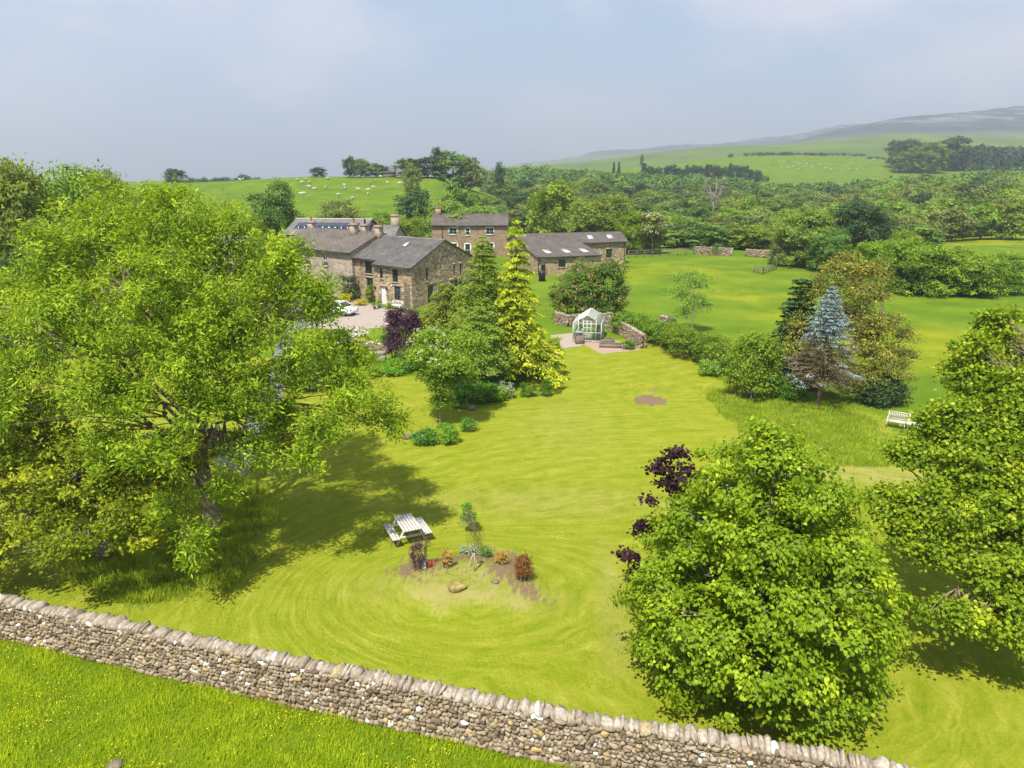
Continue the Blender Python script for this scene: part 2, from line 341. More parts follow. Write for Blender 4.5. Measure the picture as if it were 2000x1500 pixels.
MULCH = pxpoly([(770, 1130), (790, 1100), (850, 1090), (900, 1078), (960, 1075), (1010, 1085), (1050, 1150), (1040, 1178), (985, 1150), (940, 1118), (890, 1110), (850, 1130), (810, 1150)])
DRYISL = pxpoly([(775, 1160), (850, 1125), (940, 1110), (1030, 1165), (1000, 1190), (905, 1200), (820, 1185)])
def build_ground():
    a = np.concatenate([np.linspace(-3.2, -.92, 50)[:-1], np.linspace(-.92, .92, 560), np.linspace(.92, 3.2, 50)[1:]])
    y = np.concatenate([[-40, 0.5], np.geomspace(4, 100, 330), np.geomspace(100, 700, 150)[1:], np.geomspace(700, 12000, 170)[1:]])
    A, Y = np.meshgrid(a, y); X = A * np.maximum(Y, 9.0)
    Z = hgt(X, Y); nr, nc = X.shape
    v = np.stack([X, Y, Z], -1).reshape(-1, 3)
    i = np.arange(nr * nc).reshape(nr, nc); f = np.stack([i[:-1, :-1], i[:-1, 1:], i[1:, 1:], i[1:, :-1]], -1).reshape(-1, 4)
    me = quadmesh('ground', v, f, smooth=True)
    x, yy = v[:, 0], v[:, 1]; rs = np.random.RandomState(1)
    jx = x + rs.normal(0, .12, x.shape); jy = yy + rs.normal(0, .12, x.shape)
    lawn = inpoly(jx, jy, LAWN).astype(float); jx, jy = jx + rs.normal(0, .25, x.shape) + .35 * np.sin(yy * 1.9), jy + rs.normal(0, .2, x.shape) + .35 * np.sin(x * 1.7); lng = (inpoly(jx, jy, LONG) | inpoly(jx, jy, ROUGH)).astype(float)
    def gauss(u, vv, rx, ry, z=0): cx, cy = at(u, vv, z); return np.exp(-(((x - cx) / rx) ** 2 + ((yy - cy) / ry) ** 2))
    soil = np.clip(inpoly(jx, jy, MULCH) * 1.0 + 3 * (gauss(1268, 782, 1.15, 1.0) > .4) + .6 * (gauss(1275, 761, .5, .5) > .5) + .0, 0, 3)
    dry = np.clip(inpoly(jx, jy, DRYISL) * .8 + gauss(800, 1150, 2.2, 1) * .6 + gauss(1030, 1175, 1.5, .7) * .7 + gauss(1700, 930, 3.5, 1.2) * .9 + gauss(1190, 1130, .5, 3) * .5
                  + gauss(1050, 980, 6, 1.5) * .5 + gauss(1100, 830, 3, 5) * .25 + gauss(1700, 850, 2, 1.5) * .5 + gauss(1200, 1250, .5, 2) * .4, 0, 1)
    cup = np.clip(gauss(1480, 590, 5, 12) + gauss(1300, 530, 12, 9) * .8 + gauss(1850, 690, 14, 5) * 1.3 + gauss(1780, 660, 8, 8) + gauss(400, 1450, 9, 2.5) * .5
                  + np.exp(-((yy - 178) / 18) ** 2) * (x / yy > .60) * 1.6 + np.exp(-((yy - 158) / 9) ** 2) * (np.abs(x / yy - .055) < .07) * 1.6, 0, 1) * (1 - lawn)
    for nm, val in (('lawn', lawn), ('longgrass', lng), ('soil', soil), ('dry', dry), ('cups', cup)):
        at_ = me.attributes.new(nm, 'FLOAT', 'POINT'); at_.data.foreach_set('value', val.astype(np.float32))
    ex, ey = (x - ISL[0]) / 1.35, yy - ISL[1]
    s1 = np.hypot(ex, ey); c2 = at(1530, 1290); s2 = np.hypot((x - c2[0]) * .9, (yy - c2[1])); c3 = at(1000, 640); s3 = np.hypot(x - c3[0], (yy - c3[1] - 18) * .8)
    w1 = 1 / (1 + np.exp((s1 - 4.6) / .9)); w3 = 1 / (1 + np.exp((-yy + 44 + .2 * x) / 1.5))
    st = (s1 * w1 + s2 * (1 - w1)) * (1 - w3) + s3 * w3
    at_ = me.attributes.new('mow', 'FLOAT', 'POINT'); at_.data.foreach_set('value', st.astype(np.float32))
    m, n, l, b = newmat('ground'); P = n.new('ShaderNodeNewGeometry').outputs['Position']
    def att(k): q = n.new('ShaderNodeAttribute'); q.attribute_name = k; return q.outputs['Fac']
    sep = n.new('ShaderNodeSeparateXYZ'); l.new(P, sep.inputs[0])
    fine = noise(n, l, P, 9, 8, .7); med = noise(n, l, P, 1.1, 6, .62); big = noise(n, l, P, .14, 5); micro = noise(n, l, P, 45, 4, .7)
    # mown lawn: streaks follow the mower's path
    cmb = n.new('ShaderNodeCombineXYZ'); l.new(math_(n, l, 'ADD', att('mow'), math_(n, l, 'MULTIPLY', noise(n, l, P, .25, 3), 3.0)), cmb.inputs[0]); l.new(math_(n, l, 'MULTIPLY', sep.outputs[0], .22), cmb.inputs[1]); l.new(math_(n, l, 'MULTIPLY', sep.outputs[1], .22), cmb.inputs[2])
    stk = noise(n, l, cmb.outputs[0], 3.0, 5, .65)
    cm3 = n.new('ShaderNodeCombineXYZ'); l.new(math_(n, l, 'ADD', att('mow'), math_(n, l, 'MULTIPLY', noise(n, l, P, .22, 3), 3.2)), cm3.inputs[0]); l.new(math_(n, l, 'MULTIPLY', sep.outputs[0], .045), cm3.inputs[1]); l.new(math_(n, l, 'MULTIPLY', sep.outputs[1], .045), cm3.inputs[2])
    stk2 = noise(n, l, cm3.outputs[0], 7.0, 2, .5)
    pm = ramp_fac(n, l, noise(n, l, P, .28, 3), .40, .62); stk2 = math_(n, l, 'ADD', math_(n, l, 'MULTIPLY', math_(n, l, 'SUBTRACT', stk2, .5), pm), .5)
    stk = math_(n, l, 'ADD', math_(n, l, 'MULTIPLY', stk, .55), math_(n, l, 'MULTIPLY', stk2, .45))
    wig = math_(n, l, 'ADD', math_(n, l, 'MULTIPLY', att('mow'), 5.2), math_(n, l, 'MULTIPLY', big, 9))
    sw = math_(n, l, 'MULTIPLY', math_(n, l, 'SINE', wig), .014)
    lf = math_(n, l, 'ADD', math_(n, l, 'ADD', math_(n, l, 'MULTIPLY', stk, .55), math_(n, l, 'MULTIPLY', med, .20)), math_(n, l, 'ADD', math_(n, l, 'ADD', math_(n, l, 'MULTIPLY', fine, .26), math_(n, l, 'MULTIPLY', micro, .18)), math_(n, l, 'ADD', sw, -.065)))
    lr = ramp(n, [(.38, (.098, .158, .005)), (.49, (.168, .208, .009)), (.58, (.236, .252, .022)), (.70, (.38, .345, .09))]); l.new(lf, lr.inputs[0])
    pf = math_(n, l, 'ADD', math_(n, l, 'MULTIPLY', big, .55), math_(n, l, 'ADD', math_(n, l, 'MULTIPLY', med, .25), math_(n, l, 'MULTIPLY', fine, .22)))
    pr = ramp(n, [(.36, (.062, .122, .005)), (.52, (.105, .172, .008)), (.66, (.165, .215, .013))]); l.new(pf, pr.inputs[0])
    c = mixc(n, l, att('lawn'), pr.outputs[0], lr.outputs[0])
    lgr = ramp(n, [(.36, (.055, .105, .008)), (.62, (.12, .165, .02))]); l.new(math_(n, l, 'ADD', math_(n, l, 'MULTIPLY', fine, .6), math_(n, l, 'MULTIPLY', med, .4)), lgr.inputs[0])
    c = mixc(n, l, math_(n, l, 'MULTIPLY', att('longgrass'), .8), c, lgr.outputs[0])
    dm = math_(n, l, 'MULTIPLY', att('dry'), math_(n, l, 'MULTIPLY', math_(n, l, 'SUBTRACT', med, .28), 2.4), True)
    c = mixc(n, l, dm, c, (.30, .26, .10))
    cm = math_(n, l, 'MULTIPLY', att('cups'), ramp_fac(n, l, math_(n, l, 'ADD', math_(n, l, 'MULTIPLY', fine, .75), math_(n, l, 'MULTIPLY', big, .3)), .50, .64), True)
    c = mixc(n, l, cm, c, (.36, .31, .006))
    sr = ramp(n, [(.35, (.11, .07, .045)), (.6, (.22, .15, .10)), (.75, (.34, .27, .19))]); l.new(micro, sr.inputs[0])
    c = mixc(n, l, math_(n, l, 'MULTIPLY', att('soil'), ramp_fac(n, l, fine, .32, .50), True), c, sr.outputs[0])
    # far country: pasture, rough grazing, heath and limestone on the fell
    fp = noise(n, l, P, .008, 6, .6); fr_ = ramp(n, [(.35, (.07, .12, .02)), (.65, (.13, .175, .035))]); l.new(fp, fr_.inputs[0])
    c = mixc(n, l, ramp_fac(n, l, sep.outputs[1], 900, 1000, True), c, fr_.outputs[0])
    hp = noise(n, l, P, 1.0, 8, .65, (.004, .004, .02)); rk = noise(n, l, P, 1.0, 8, .7, (.012, .004, .014))
    heath = ramp(n, [(.3, (.026, .042, .045)), (.7, (.05, .068, .062))]); l.new(hp, heath.inputs[0])
    hi = math_(n, l, 'ADD', sep.outputs[2], math_(n, l, 'MULTIPLY', hp, 90))
    c2_ = mixc(n, l, ramp_fac(n, l, hi, 150, 190, True), fr_.outputs[0], heath.outputs[0])
    rockm = math_(n, l, 'MULTIPLY', ramp_fac(n, l, rk, .50, .58), ramp_fac(n, l, hi, 200, 250, True))
    c2_ = mixc(n, l, math_(n, l, 'MULTIPLY', rockm, .45), c2_, (.36, .34, .33))
    c = mixc(n, l, ramp_fac(n, l, sep.outputs[1], 1850, 2000, True), c, c2_)
    l.new(c, b.inputs['Base Color']); b.inputs['Roughness'].default_value = .9; b.inputs['Specular IOR Level'].default_value = .08
    near = ramp_fac(n, l, sep.outputs[1], 60, 20, True)
    hb = math_(n, l, 'ADD', math_(n, l, 'MULTIPLY', fine, .6), math_(n, l, 'MULTIPLY', micro, .4)); bump(n, l, b, hb, .55, .09)
    me.materials.append(m); link('ground', me, kind='structure')
def ramp_fac(n, l, x, lo, hi, mr=False):
    q = n.new('ShaderNodeMapRange'); q.inputs[1].default_value = lo; q.inputs[2].default_value = hi; l.new(x, q.inputs[0]); return q.outputs[0]
build_ground()

def sheet(name, pts, z, mat, **k):
    mb = MB(); mb.poly([(x, y, z) for x, y in pts]); return mb.obj(name, mat, kind='structure', **k)
M['tarmac'] = plain('tarmac', (.20, .20, .21), .85, .12, 2, bmp=.2)
M['gravel'] = plain('pale_gravel', (.40, .335, .28), .95, .3, 22, bmp=.6)
M['pinkgravel'] = plain('pink_gravel', (.42, .29, .22), .95, .3, 22, bmp=.6)
M['whitegravel'] = plain('white_gravel', (.52, .48, .43), .95, .2, 20, bmp=.6)
sheet('driveway', pxpoly([(420, 905), (500, 800), (535, 700), (545, 640), (500, 600), (560, 585), (640, 592), (640, 620), (575, 650), (565, 720), (540, 830), (480, 930)]), .012, M['tarmac'])
sheet('forecourt', pxpoly([(560, 580), (690, 586), (800, 612), (820, 618), (800, 632), (740, 640), (690, 645), (600, 640)]), .008, M['gravel'])
sheet('gravel_path', pxpoly([(1075, 655), (1120, 650), (1150, 662), (1135, 676), (1075, 684)]), .012, M['gravel'])
sheet('gravel_bed', pxpoly([(1120, 662), (1168, 656), (1240, 676), (1250, 684), (1175, 691), (1138, 672)]), .008, M['pinkgravel'])
sheet('white_gravel_patch', pxpoly([(672, 652), (700, 642), (724, 645), (718, 656), (695, 660)]), .016, M['whitegravel'])
sheet('patio', pxpoly([(905, 650), (960, 636), (1000, 650), (980, 668), (925, 668)]), .016, M['whitegravel'])

# ------------------------------------------------------------------ foliage engine
LT = {'diamond': ([(0, -.5), (.3, 0), (0, .5), (-.3, 0)], [0, .08, 0, .08]),
      'round': ([(0, -.5), (.38, -.15), (.3, .3), (0, .5), (-.3, .3), (-.38, -.15)], [0, .1, .1, 0, .1, .1]),
      'heart': ([(0, -.42), (.30, -.5), (.46, -.18), (.30, .22), (0, .62), (-.30, .22), (-.46, -.18), (-.30, -.5)], [0, .03, .1, .08, -.1, .08, .1, .03]),
      'lance': ([(0, -.5), (.15, -.1), (.10, .25), (0, .5), (-.10, .25), (-.15, -.1)], [0, .05, .02, -.08, .02, .05]),
      'spray': ([(-.12, -.5), (.12, -.5), (.22, .1), (0, .5), (-.22, .1)], [0, 0, .04, -.1, .04])}
def leaves(name, C, N, T, size, shape, mat, tint):
    """C centres, N normals, T stalk-to-tip direction"""
    tv, tz = LT[shape]; tv = np.array(tv); tz = np.array(tz); k = len(tv); n = len(C)
    N = N / (np.linalg.norm(N, axis=1, keepdims=True) + 1e-9); T = T - N * (T * N).sum(1, keepdims=True); T /= (np.linalg.norm(T, axis=1, keepdims=True) + 1e-9)
    B = np.cross(N, T); s = np.asarray(size).reshape(-1, 1, 1) if np.ndim(size) else size
    v = C[:, None, :] + s * (B[:, None, :] * tv[None, :, 0:1] + T[:, None, :] * tv[None, :, 1:2] + N[:, None, :] * tz[None, :, None])
    return mesh_np(name, v.reshape(-1, 3), np.arange(n * k), np.arange(n) * k, np.full(n, k), mat, np.repeat(np.clip(tint, 0, 1), k))
def unit(rs, n): v = rs.normal(size=(n, 3)); return v / np.linalg.norm(v, axis=1, keepdims=True)
def tubes(segs, sides=5):
    """segs: list of (points Nx3, radii N) -> verts, faces"""
    vs, fs, b = [], [], 0; an = np.arange(sides) * 2 * np.pi / sides
    for p, r in segs:
        p = np.asarray(p, float); d = np.gradient(p, axis=0); d /= np.linalg.norm(d, axis=1, keepdims=True) + 1e-9
        up = np.where(np.abs(d[:, 2:3]) > .9, np.array([[1., 0, 0]]), np.array([[0, 0, 1.]])); a = np.cross(d, up); a /= np.linalg.norm(a, axis=1, keepdims=True) + 1e-9; c = np.cross(d, a)
        ring = p[:, None, :] + np.asarray(r)[:, None, None] * (a[:, None, :] * np.cos(an)[None, :, None] + c[:, None, :] * np.sin(an)[None, :, None])
        vs.append(ring.reshape(-1, 3)); m = len(p); i = b + np.arange(m * sides).reshape(m, sides); j = np.roll(i, -1, 1)
        fs.append(np.stack([i[:-1], j[:-1], j[1:], i[1:]], -1).reshape(-1, 4)); b += m * sides
    return np.concatenate(vs), np.concatenate(fs)
def curve(a, b, rs, n=6, sag=.0, wob=.06, rise=0):
    a, b = np.asarray(a, float), np.asarray(b, float); t = np.linspace(0, 1, n)[:, None]; L = np.linalg.norm(b - a)
    p = a * (1 - t) + b * t; p[:, 2:] += (np.sin(np.pi * t) * (rise - sag) * L)
    p[1:-1] += rs.normal(0, wob * L / 2, (n - 2, 3)); return p
def crown_clusters(blobs, ncl, rs, zmin=.25, shell=.55, under=-.35):
    vol = np.array([b[3] * b[4] * b[5] for b in blobs]) ** (2 / 3); P, O, I = [], [], []
    cnt = np.maximum(1, (ncl * vol / vol.sum()).astype(int))
    for bi, (b, c) in enumerate(zip(blobs, cnt)):
        d = unit(rs, c * 2); d[:, 2] = np.where(d[:, 2] < under, -d[:, 2], d[:, 2]); d = d[:c]
        r = 1 - (1 - shell) * rs.rand(c, 1) ** 1.3
        p = np.array(b[:3]) + d * r * np.array(b[3:6]); P.append(p); O.append(d / np.array(b[3:6])); I.append(np.full(c, bi))
    P, O, I = np.concatenate(P), np.concatenate(O), np.concatenate(I); O /= np.linalg.norm(O, axis=1, keepdims=True)
    keep = P[:, 2] > zmin
    for bi, b in enumerate(blobs):
        q = (((P - np.array(b[:3])) / np.array(b[3:6])) ** 2).sum(1); keep &= ~((q < .30) & (I != bi))
    return P[keep], O[keep], I[keep]
def blobs_auto(H, Rr, base, rs, n=9, rx=1.0):
    cz = (H + base) / 2; hz = (H - base) / 2
    bl = [(0, 0, cz, Rr * .72, Rr * .72 * rx, hz * .78)]
    for k in range(n):
        a = 2 * math.pi * (k / n * 2.0) + rs.uniform(-.4, .4); e = -.55 + 1.5 * (k + .5) / n + rs.uniform(-.1, .1); e = min(max(e, -.6), .95)
        ce = math.sqrt(max(0, 1 - e * e)); q = rs.uniform(.30, .42)
        bl.append((math.cos(a) * ce * Rr * (1 - q), math.sin(a) * ce * Rr * (1 - q) * rx, cz + e * hz * (1 - q * .9), Rr * q * 1.15, Rr * q * 1.15, hz * q * rs.uniform(.9, 1.1)))
    return bl
def crown(name, blobs, ncl, per, lsize, shape, mat, seed, csig=.35, droop=.0, outw=.6, upw=.6, rnd=.7, flat=.6, shell=.55, under=-.35, zmin=.25, tipdown=0., tb=(.45, .16, .14), parent=None, cfilter=None):
    rs = np.random.RandomState(seed); P, O, I = crown_clusters(blobs, ncl, rs, zmin, shell, under)
    if cfilter is not None: k = cfilter(P); P, O, I = P[k], O[k], I[k]
    n = len(P); m = np.maximum(3, (per * rs.uniform(.5, 1.5, n)).astype(int)); idx = np.repeat(np.arange(n), m); tot = len(idx)
    off = rs.normal(size=(tot, 3)) * csig * rs.uniform(.6, 1.3, n)[idx][:, None]; off[:, 2] *= flat; off[:, 2] -= droop * (off[:, 0] ** 2 + off[:, 1] ** 2) / max(csig, .01)
    C = P[idx] + off; C[:, 2] = np.maximum(C[:, 2], zmin * .5 + rs.rand(tot) * .1)
    N = O[idx] * outw + np.array([0, 0, upw]) + rs.normal(size=(tot, 3)) * rnd
    T = O[idx] * .5 + off / (csig * 2) + rs.normal(size=(tot, 3)) * .5 + np.array([0, 0, -tipdown])
    ct = rs.normal(0, tb[1], n); ti = tb[0] + ct[idx] + rs.normal(0, tb[2], tot)
    ti = np.where(rs.rand(tot) < .06, ti + .35, ti)
    me = leaves(name, C, N, T, lsize * rs.uniform(.7, 1.25, tot), shape, mat, ti)
    return (link(name, me, parent) if parent is not None else me), P, I
def limbs(blobs, P, I, H, tr, rs, split=.25, lean=(0, 0), twigs=.5, mat=None, parent=None, name='trunk', sides=6, base=(0, 0), top=.8):
    segs = []; tz = np.linspace(0, H * top, 9); tp = np.stack([base[0] + lean[0] * (tz / H) + .03 * H * np.sin(tz * .9 + 1) * (tz / H), base[1] + lean[1] * (tz / H) + .02 * H * np.cos(tz * .8) * (tz / H), tz - .15], 1)
    rr = tr * (1 - .86 * (tz / tz[-1])) ** .9; rr[0] *= 1.35; segs.append((tp, rr))
    for bi, b in enumerate(blobs):
        bc = np.array(b[:3]); d = bc - np.array([0, 0, H * split]); hz = min(max(bc[2] * .5, H * split), H * .7)
        s0 = np.array([np.interp(hz, tz, tp[:, 0]), np.interp(hz, tz, tp[:, 1]), hz]); r0 = np.interp(hz, tz, rr) * .5 * min(1.0, .35 + .65 * b[3] / max(q_[3] for q_ in blobs))
        lp = curve(s0, bc, rs, 7, rise=.10, wob=.13); lr = np.linspace(r0, r0 * .3, 7); segs.append((lp, lr))
        k = np.where(I == bi)[0]; rs.shuffle(k)
        for q in k[:int(len(k) * twigs)]:
            j = rs.randint(2, 7); a = lp[j]; segs.append((curve(a, P[q], rs, 4, wob=.1), np.linspace(lr[j] * .55, tr * .02 + .004, 4)))
    v, f = tubes(segs, sides); return link(name, quadmesh(name, v, f, mat or M['bark'], smooth=True), parent)
def tree(name, label, cat, x, y, H, Rr, mat, seed, base=None, ncl=260, per=26, ls=.35, shape='diamond', csig=.45, tr=None, blobs=None, nb=9, group=None, bark=None, twigs=.25, trunk=True, **k):
    rs = np.random.RandomState(seed + 77); root = empty(name, (x, y, gz(x, y)), 0, label, cat, group)
    bl = blobs or blobs_auto(H, Rr, H * .15 if base is None else base, rs, nb)
    o, P, I = crown('crown', bl, ncl, per, ls, shape, mat, seed, csig, parent=root, **k)
    if trunk: limbs(bl, P, I, H, tr or H * .022, rs, twigs=twigs, mat=bark or M['bark'], parent=root)
    return root
def shrub(name, label, cat, x, y, blobs, mat, seed, ncl=80, per=24, ls=.14, shape='diamond', csig=.14, group=None, part='foliage', stems=True, extra=None, **k):
    """low plant made of rounded masses of leaves on stems"""
    root = empty(name, (x, y, gz(x, y)), 0, label, cat, group); rs = np.random.RandomState(seed + 5)
    o, P, I = crown(part, blobs, ncl, per, ls, shape, mat, seed, csig, parent=root, zmin=.06, **k)
    if stems:
        segs = []
        for q in range(0, len(P), max(1, len(P) // 22)):
            b = blobs[I[q]]; segs.append((curve((b[0] + rs.normal(0, .08), b[1] + rs.normal(0, .08), -.05), P[q], rs, 5, wob=.08), np.linspace(.03, .008, 5) * max(.5, b[5])))
        v, f = tubes(segs, 4); link('stems', quadmesh('stems', v, f, M['bark'], smooth=True), root)
    if extra: crown(extra[0], blobs, extra[2], extra[3], extra[4], 'round', extra[1], seed + 9, csig * .6, parent=root, shell=.95, zmin=.06)
    return root
def conifer(name, label, x, y, H, Rr, mat, seed, base=.8, nwh=34, nbr=9, ls=.35, droop=.25, dens=22, shape='spray', lift=.1, taper=1.0, bark=None, spread=.16, group=None, zones=None, tr=None, gap=0, lean=(0, 0), side=None, pw=1.0, bare=0.0):
    rs = np.random.RandomState(seed); root = empty(name, (x, y, gz(x, y)), 0, label, 'tree', group)
    segs = [(np.stack([lean[0] * np.linspace(0, 1, 8), lean[1] * np.linspace(0, 1, 8), np.linspace(-.1, H * .97, 8)], 1), np.linspace(tr or H * .02, .015, 8))]
    C, N, T, ti, sz = [], [], [], [], []
    for w in range(nwh):
        f = (w + rs.uniform(-.3, .3)) / nwh; f = min(max(f, 0), .995); z = base + (H - base) * f
        L0 = Rr * (1 - f) ** taper + .12; nb = max(4, int(nbr * (.6 + .4 * (1 - f))))
        for k in range(nb):
            a = 2 * math.pi * k / nb + rs.uniform(-.5, .5) + w * 1.3; L = L0 * rs.uniform(.7, 1.12) * (side(a, f) if side else 1)
            d = np.array([math.cos(a), math.sin(a), 0]); n_ = 6; t = np.linspace(0, 1, n_)[:, None]
            c0 = np.array([lean[0] * z / H, lean[1] * z / H, z])
            p = c0 + d * L * t + np.array([0, 0, 1]) * L * (lift * t - droop * t ** 2)
            segs.append((p, np.linspace(.012 + .012 * L, .006, n_)))
            m = int(dens * L / .9 * rs.uniform(.7, 1.2)) + 4
            tt = rs.rand(m) ** .75 * (1 - bare * (1 - f)) + bare * (1 - f); tt = tt[:, None]
            pp = c0 + d * L * tt + np.array([0, 0, 1]) * L * (lift * tt - droop * tt ** 2)
            sd_ = np.array([-math.sin(a), math.cos(a), 0]); wdt = spread * L * (1.15 - tt[:, 0]) + .05; o = rs.normal(size=m) * wdt
            pp = pp + sd_ * o[:, None] + np.array([0, 0, -1]) * (np.abs(o) * .35 * droop / .25)[:, None] * .6 + rs.normal(0, .03, (m, 3))
            C.append(pp); N.append(np.array([0, 0, 1.]) + rs.normal(0, .45, (m, 3)) * pw); T.append(d * .8 + sd_ * np.sign(o)[:, None] * .7 + np.array([0, 0, -droop * 1.5]) + rs.normal(0, .25, (m, 3)))
            ti.append(rs.normal(.42, .1) + rs.normal(0, .14, m) + .25 * tt[:, 0]); sz.append(ls * rs.uniform(.7, 1.2, m))
    v, f = tubes(segs, 5); link('trunk', quadmesh('trunk', v, f, bark or M['bark'], smooth=True), root)
    C, N, T, ti, sz = (np.concatenate(q) for q in (C, N, T, ti, sz))
    if zones is None: link('crown', leaves('crown', C, N, T, sz, shape, mat, ti), root)
    else:
        sel = zones(C, rs)
        for nm, mt, mk in sel: link(nm, leaves(nm, C[mk], N[mk], T[mk], sz[mk], shape, mt, ti[mk]), root)
    return root

# ------------------------------------------------------------------ buildings
def wallface(mb, p0, p1, z0, z1, holes=(), gable=None, rev=.16):
    """vertical wall from p0 to p1 (outside on the right-hand side going p0->p1 is -normal), openings with reveals"""
    p0, p1 = Vector((*p0, 0)), Vector((*p1, 0)); L = (p1 - p0).length; d = (p1 - p0) / L; nrm = Vector((d.y, -d.x, 0))
    xs = sorted({0, L, *[h[0] for h in holes], *[h[1] for h in holes]}); zs = sorted({z0, z1, *[h[2] for h in holes], *[h[3] for h in holes]})
    Q = lambda s, z, dep=0: tuple(p0 + d * s - nrm * dep + Vector((0, 0, z)))
    for i in range(len(xs) - 1):
        for j in range(len(zs) - 1):
            cx, cz = (xs[i] + xs[i + 1]) / 2, (zs[j] + zs[j + 1]) / 2
            if any(h[0] < cx < h[1] and h[2] < cz < h[3] for h in holes): continue
            mb.poly([Q(xs[i], zs[j]), Q(xs[i + 1], zs[j]), Q(xs[i + 1], zs[j + 1]), Q(xs[i], zs[j + 1])])
    for a, b, c, e in [h[:4] for h in holes]:
        mb.poly([Q(a, c), Q(a, e), Q(a, e, rev), Q(a, c, rev)]); mb.poly([Q(b, c), Q(b, c, rev), Q(b, e, rev), Q(b, e)])
        mb.poly([Q(a, c), Q(a, c, rev), Q(b, c, rev), Q(b, c)]); mb.poly([Q(a, e), Q(b, e), Q(b, e, rev), Q(a, e, rev)])
    if gable: mb.poly([Q(0, z1), Q(L, z1), Q(gable[0], gable[1])])
    return p0, d, nrm
def window(root, fr, a, b, c, e, cols=2, rows=2, mat=None, surround=None, kind='window', fw=.07):
    p0, d, nrm = fr; Q = lambda s, z, dep=0: p0 + d * s - nrm * dep + Vector((0, 0, z))
    f = MB(); mat = mat or M['greenframe']
    for s in [a + fw / 2, b - fw / 2] + [a + (b - a) * k / cols for k in range(1, cols)]: f.bar(Q(s, c, .10), Q(s, e, .10), fw, .05)
    for z in [c + fw / 2, e - fw / 2] + [c + (e - c) * k / rows for k in range(1, rows)]: f.bar(Q(a, z, .104), Q(b, z, .104), .05, fw)
    w = f.obj(kind, mat, root)
    g = MB(); g.poly([Q(a, c, .135), Q(b, c, .135), Q(b, e, .135), Q(a, e, .135)]); g.obj('pane', M['pane'], w)
    s_ = MB(); s_.bar(Q(a - .15, e + .12, -.012), Q(b + .15, e + .12, -.012), .06, .24); s_.obj('lintel', surround or M['lintel'], w)
    s_ = MB(); s_.bar(Q(a - .1, c - .06, -.04), Q(b + .1, c - .06, -.04), .14, .12); s_.obj('sill', surround or M['lintel'], w)
    if surround:
        for s in (a - .08, b + .08): q = MB(); q.bar(Q(s, c, -.012), Q(s, e, -.012), .16, .06); q.obj('surround', surround, w)
    return w
def roofplane(mb, pts, th=.12):
    """pts: eave-left, eave-right, ridge-right, ridge-left (seen from outside)"""
    P = [Vector(p) for p in pts]; ex = (P[1] - P[0]).normalized(); n = ex.cross(P[3] - P[0]).normalized(); ey = n.cross(ex)
    uv = [((p - P[0]).dot(ex), (p - P[0]).dot(ey)) for p in P]
    top = [p + n * th for p in P]; mb.poly(top, uv); k = len(P)
    mb.poly(P[::-1], uv[::-1])
    for i in range(k): j = (i + 1) % k; mb.poly([P[i], P[j], top[j], top[i]], [uv[i], uv[j], uv[j], uv[i]])
    return P[0], ex, ey, n, th
def on_roof(root, name, fr, u0, u1, v0, v1, h, mat, framemat=None):
    P0, ex, ey, n, th = fr; m = MB(); q = MB()
    def B(mb, a, b, c, d, lo, hi):
        vs = [P0 + ex * x + ey * y + n * (th + z) for z in (lo, hi) for x, y in ((a, c), (b, c), (b, d), (a, d))]
        mb.faces(vs, [(0, 3, 2, 1), (4, 5, 6, 7), (0, 1, 5, 4), (1, 2, 6, 5), (2, 3, 7, 6), (3, 0, 4, 7)])
    if framemat:
        B(q, u0 - .07, u1 + .07, v0 - .07, v1 + .07, -.05, h - .02); o = q.obj(name, framemat, root); B(m, u0, u1, v0, v1, h - .018, h + .005); m.obj('pane', mat, o); return o
    B(m, u0, u1, v0, v1, -.02, h); return m.obj(name, mat, root)
def chimney(root, x, y, zb, zt, w=.9, d=.7, pots=1, mat=None, potmat=None):
    m = MB(); m.box(x - w / 2, x + w / 2, y - d / 2, y + d / 2, zb, zt - .25); m.box(x - w / 2 - .08, x + w / 2 + .08, y - d / 2 - .08, y + d / 2 + .08, zt - .25, zt - .12); m.box(x - w / 2 + .03, x + w / 2 - .03, y - d / 2 + .03, y + d / 2 - .03, zt - .12, zt)
    c = m.obj('chimney', mat or M['lintel'], root)
    for k in range(pots):
        px = x + (k - (pots - 1) / 2) * .45; q = MB(); q.tube([(px, y, zt), (px, y, zt + .12), (px, y, zt + .55), (px, y, zt + .62)], [.15, .13, .11, .15], 10); q.obj('chimney_pot', potmat or M['terracotta'], c)
    return c
def pipe(root, x, y, z0, z1): m = MB(); m.tube([(x, y, z0), (x, y, z1 - .2), (x, y + .12, z1)], .05, 6); m.obj('downpipe', M['gutter'], root)
def gutter(root, x0, x1, y, z): m = MB(); m.tube([(x0, y, z), (x1, y, z)], .07, 6); m.obj('gutter', M['gutter'], root)
def ridge(root, x0, x1, y, z, mat): m = MB(); m.faces([(x0, y - .2, z - .05), (x1, y - .2, z - .05), (x1, y, z + .08), (x0, y, z + .08), (x0, y + .2, z - .05), (x1, y + .2, z - .05)], [(0, 1, 2, 3), (3, 2, 5, 4)]); m.obj('ridge_tile', mat, root)

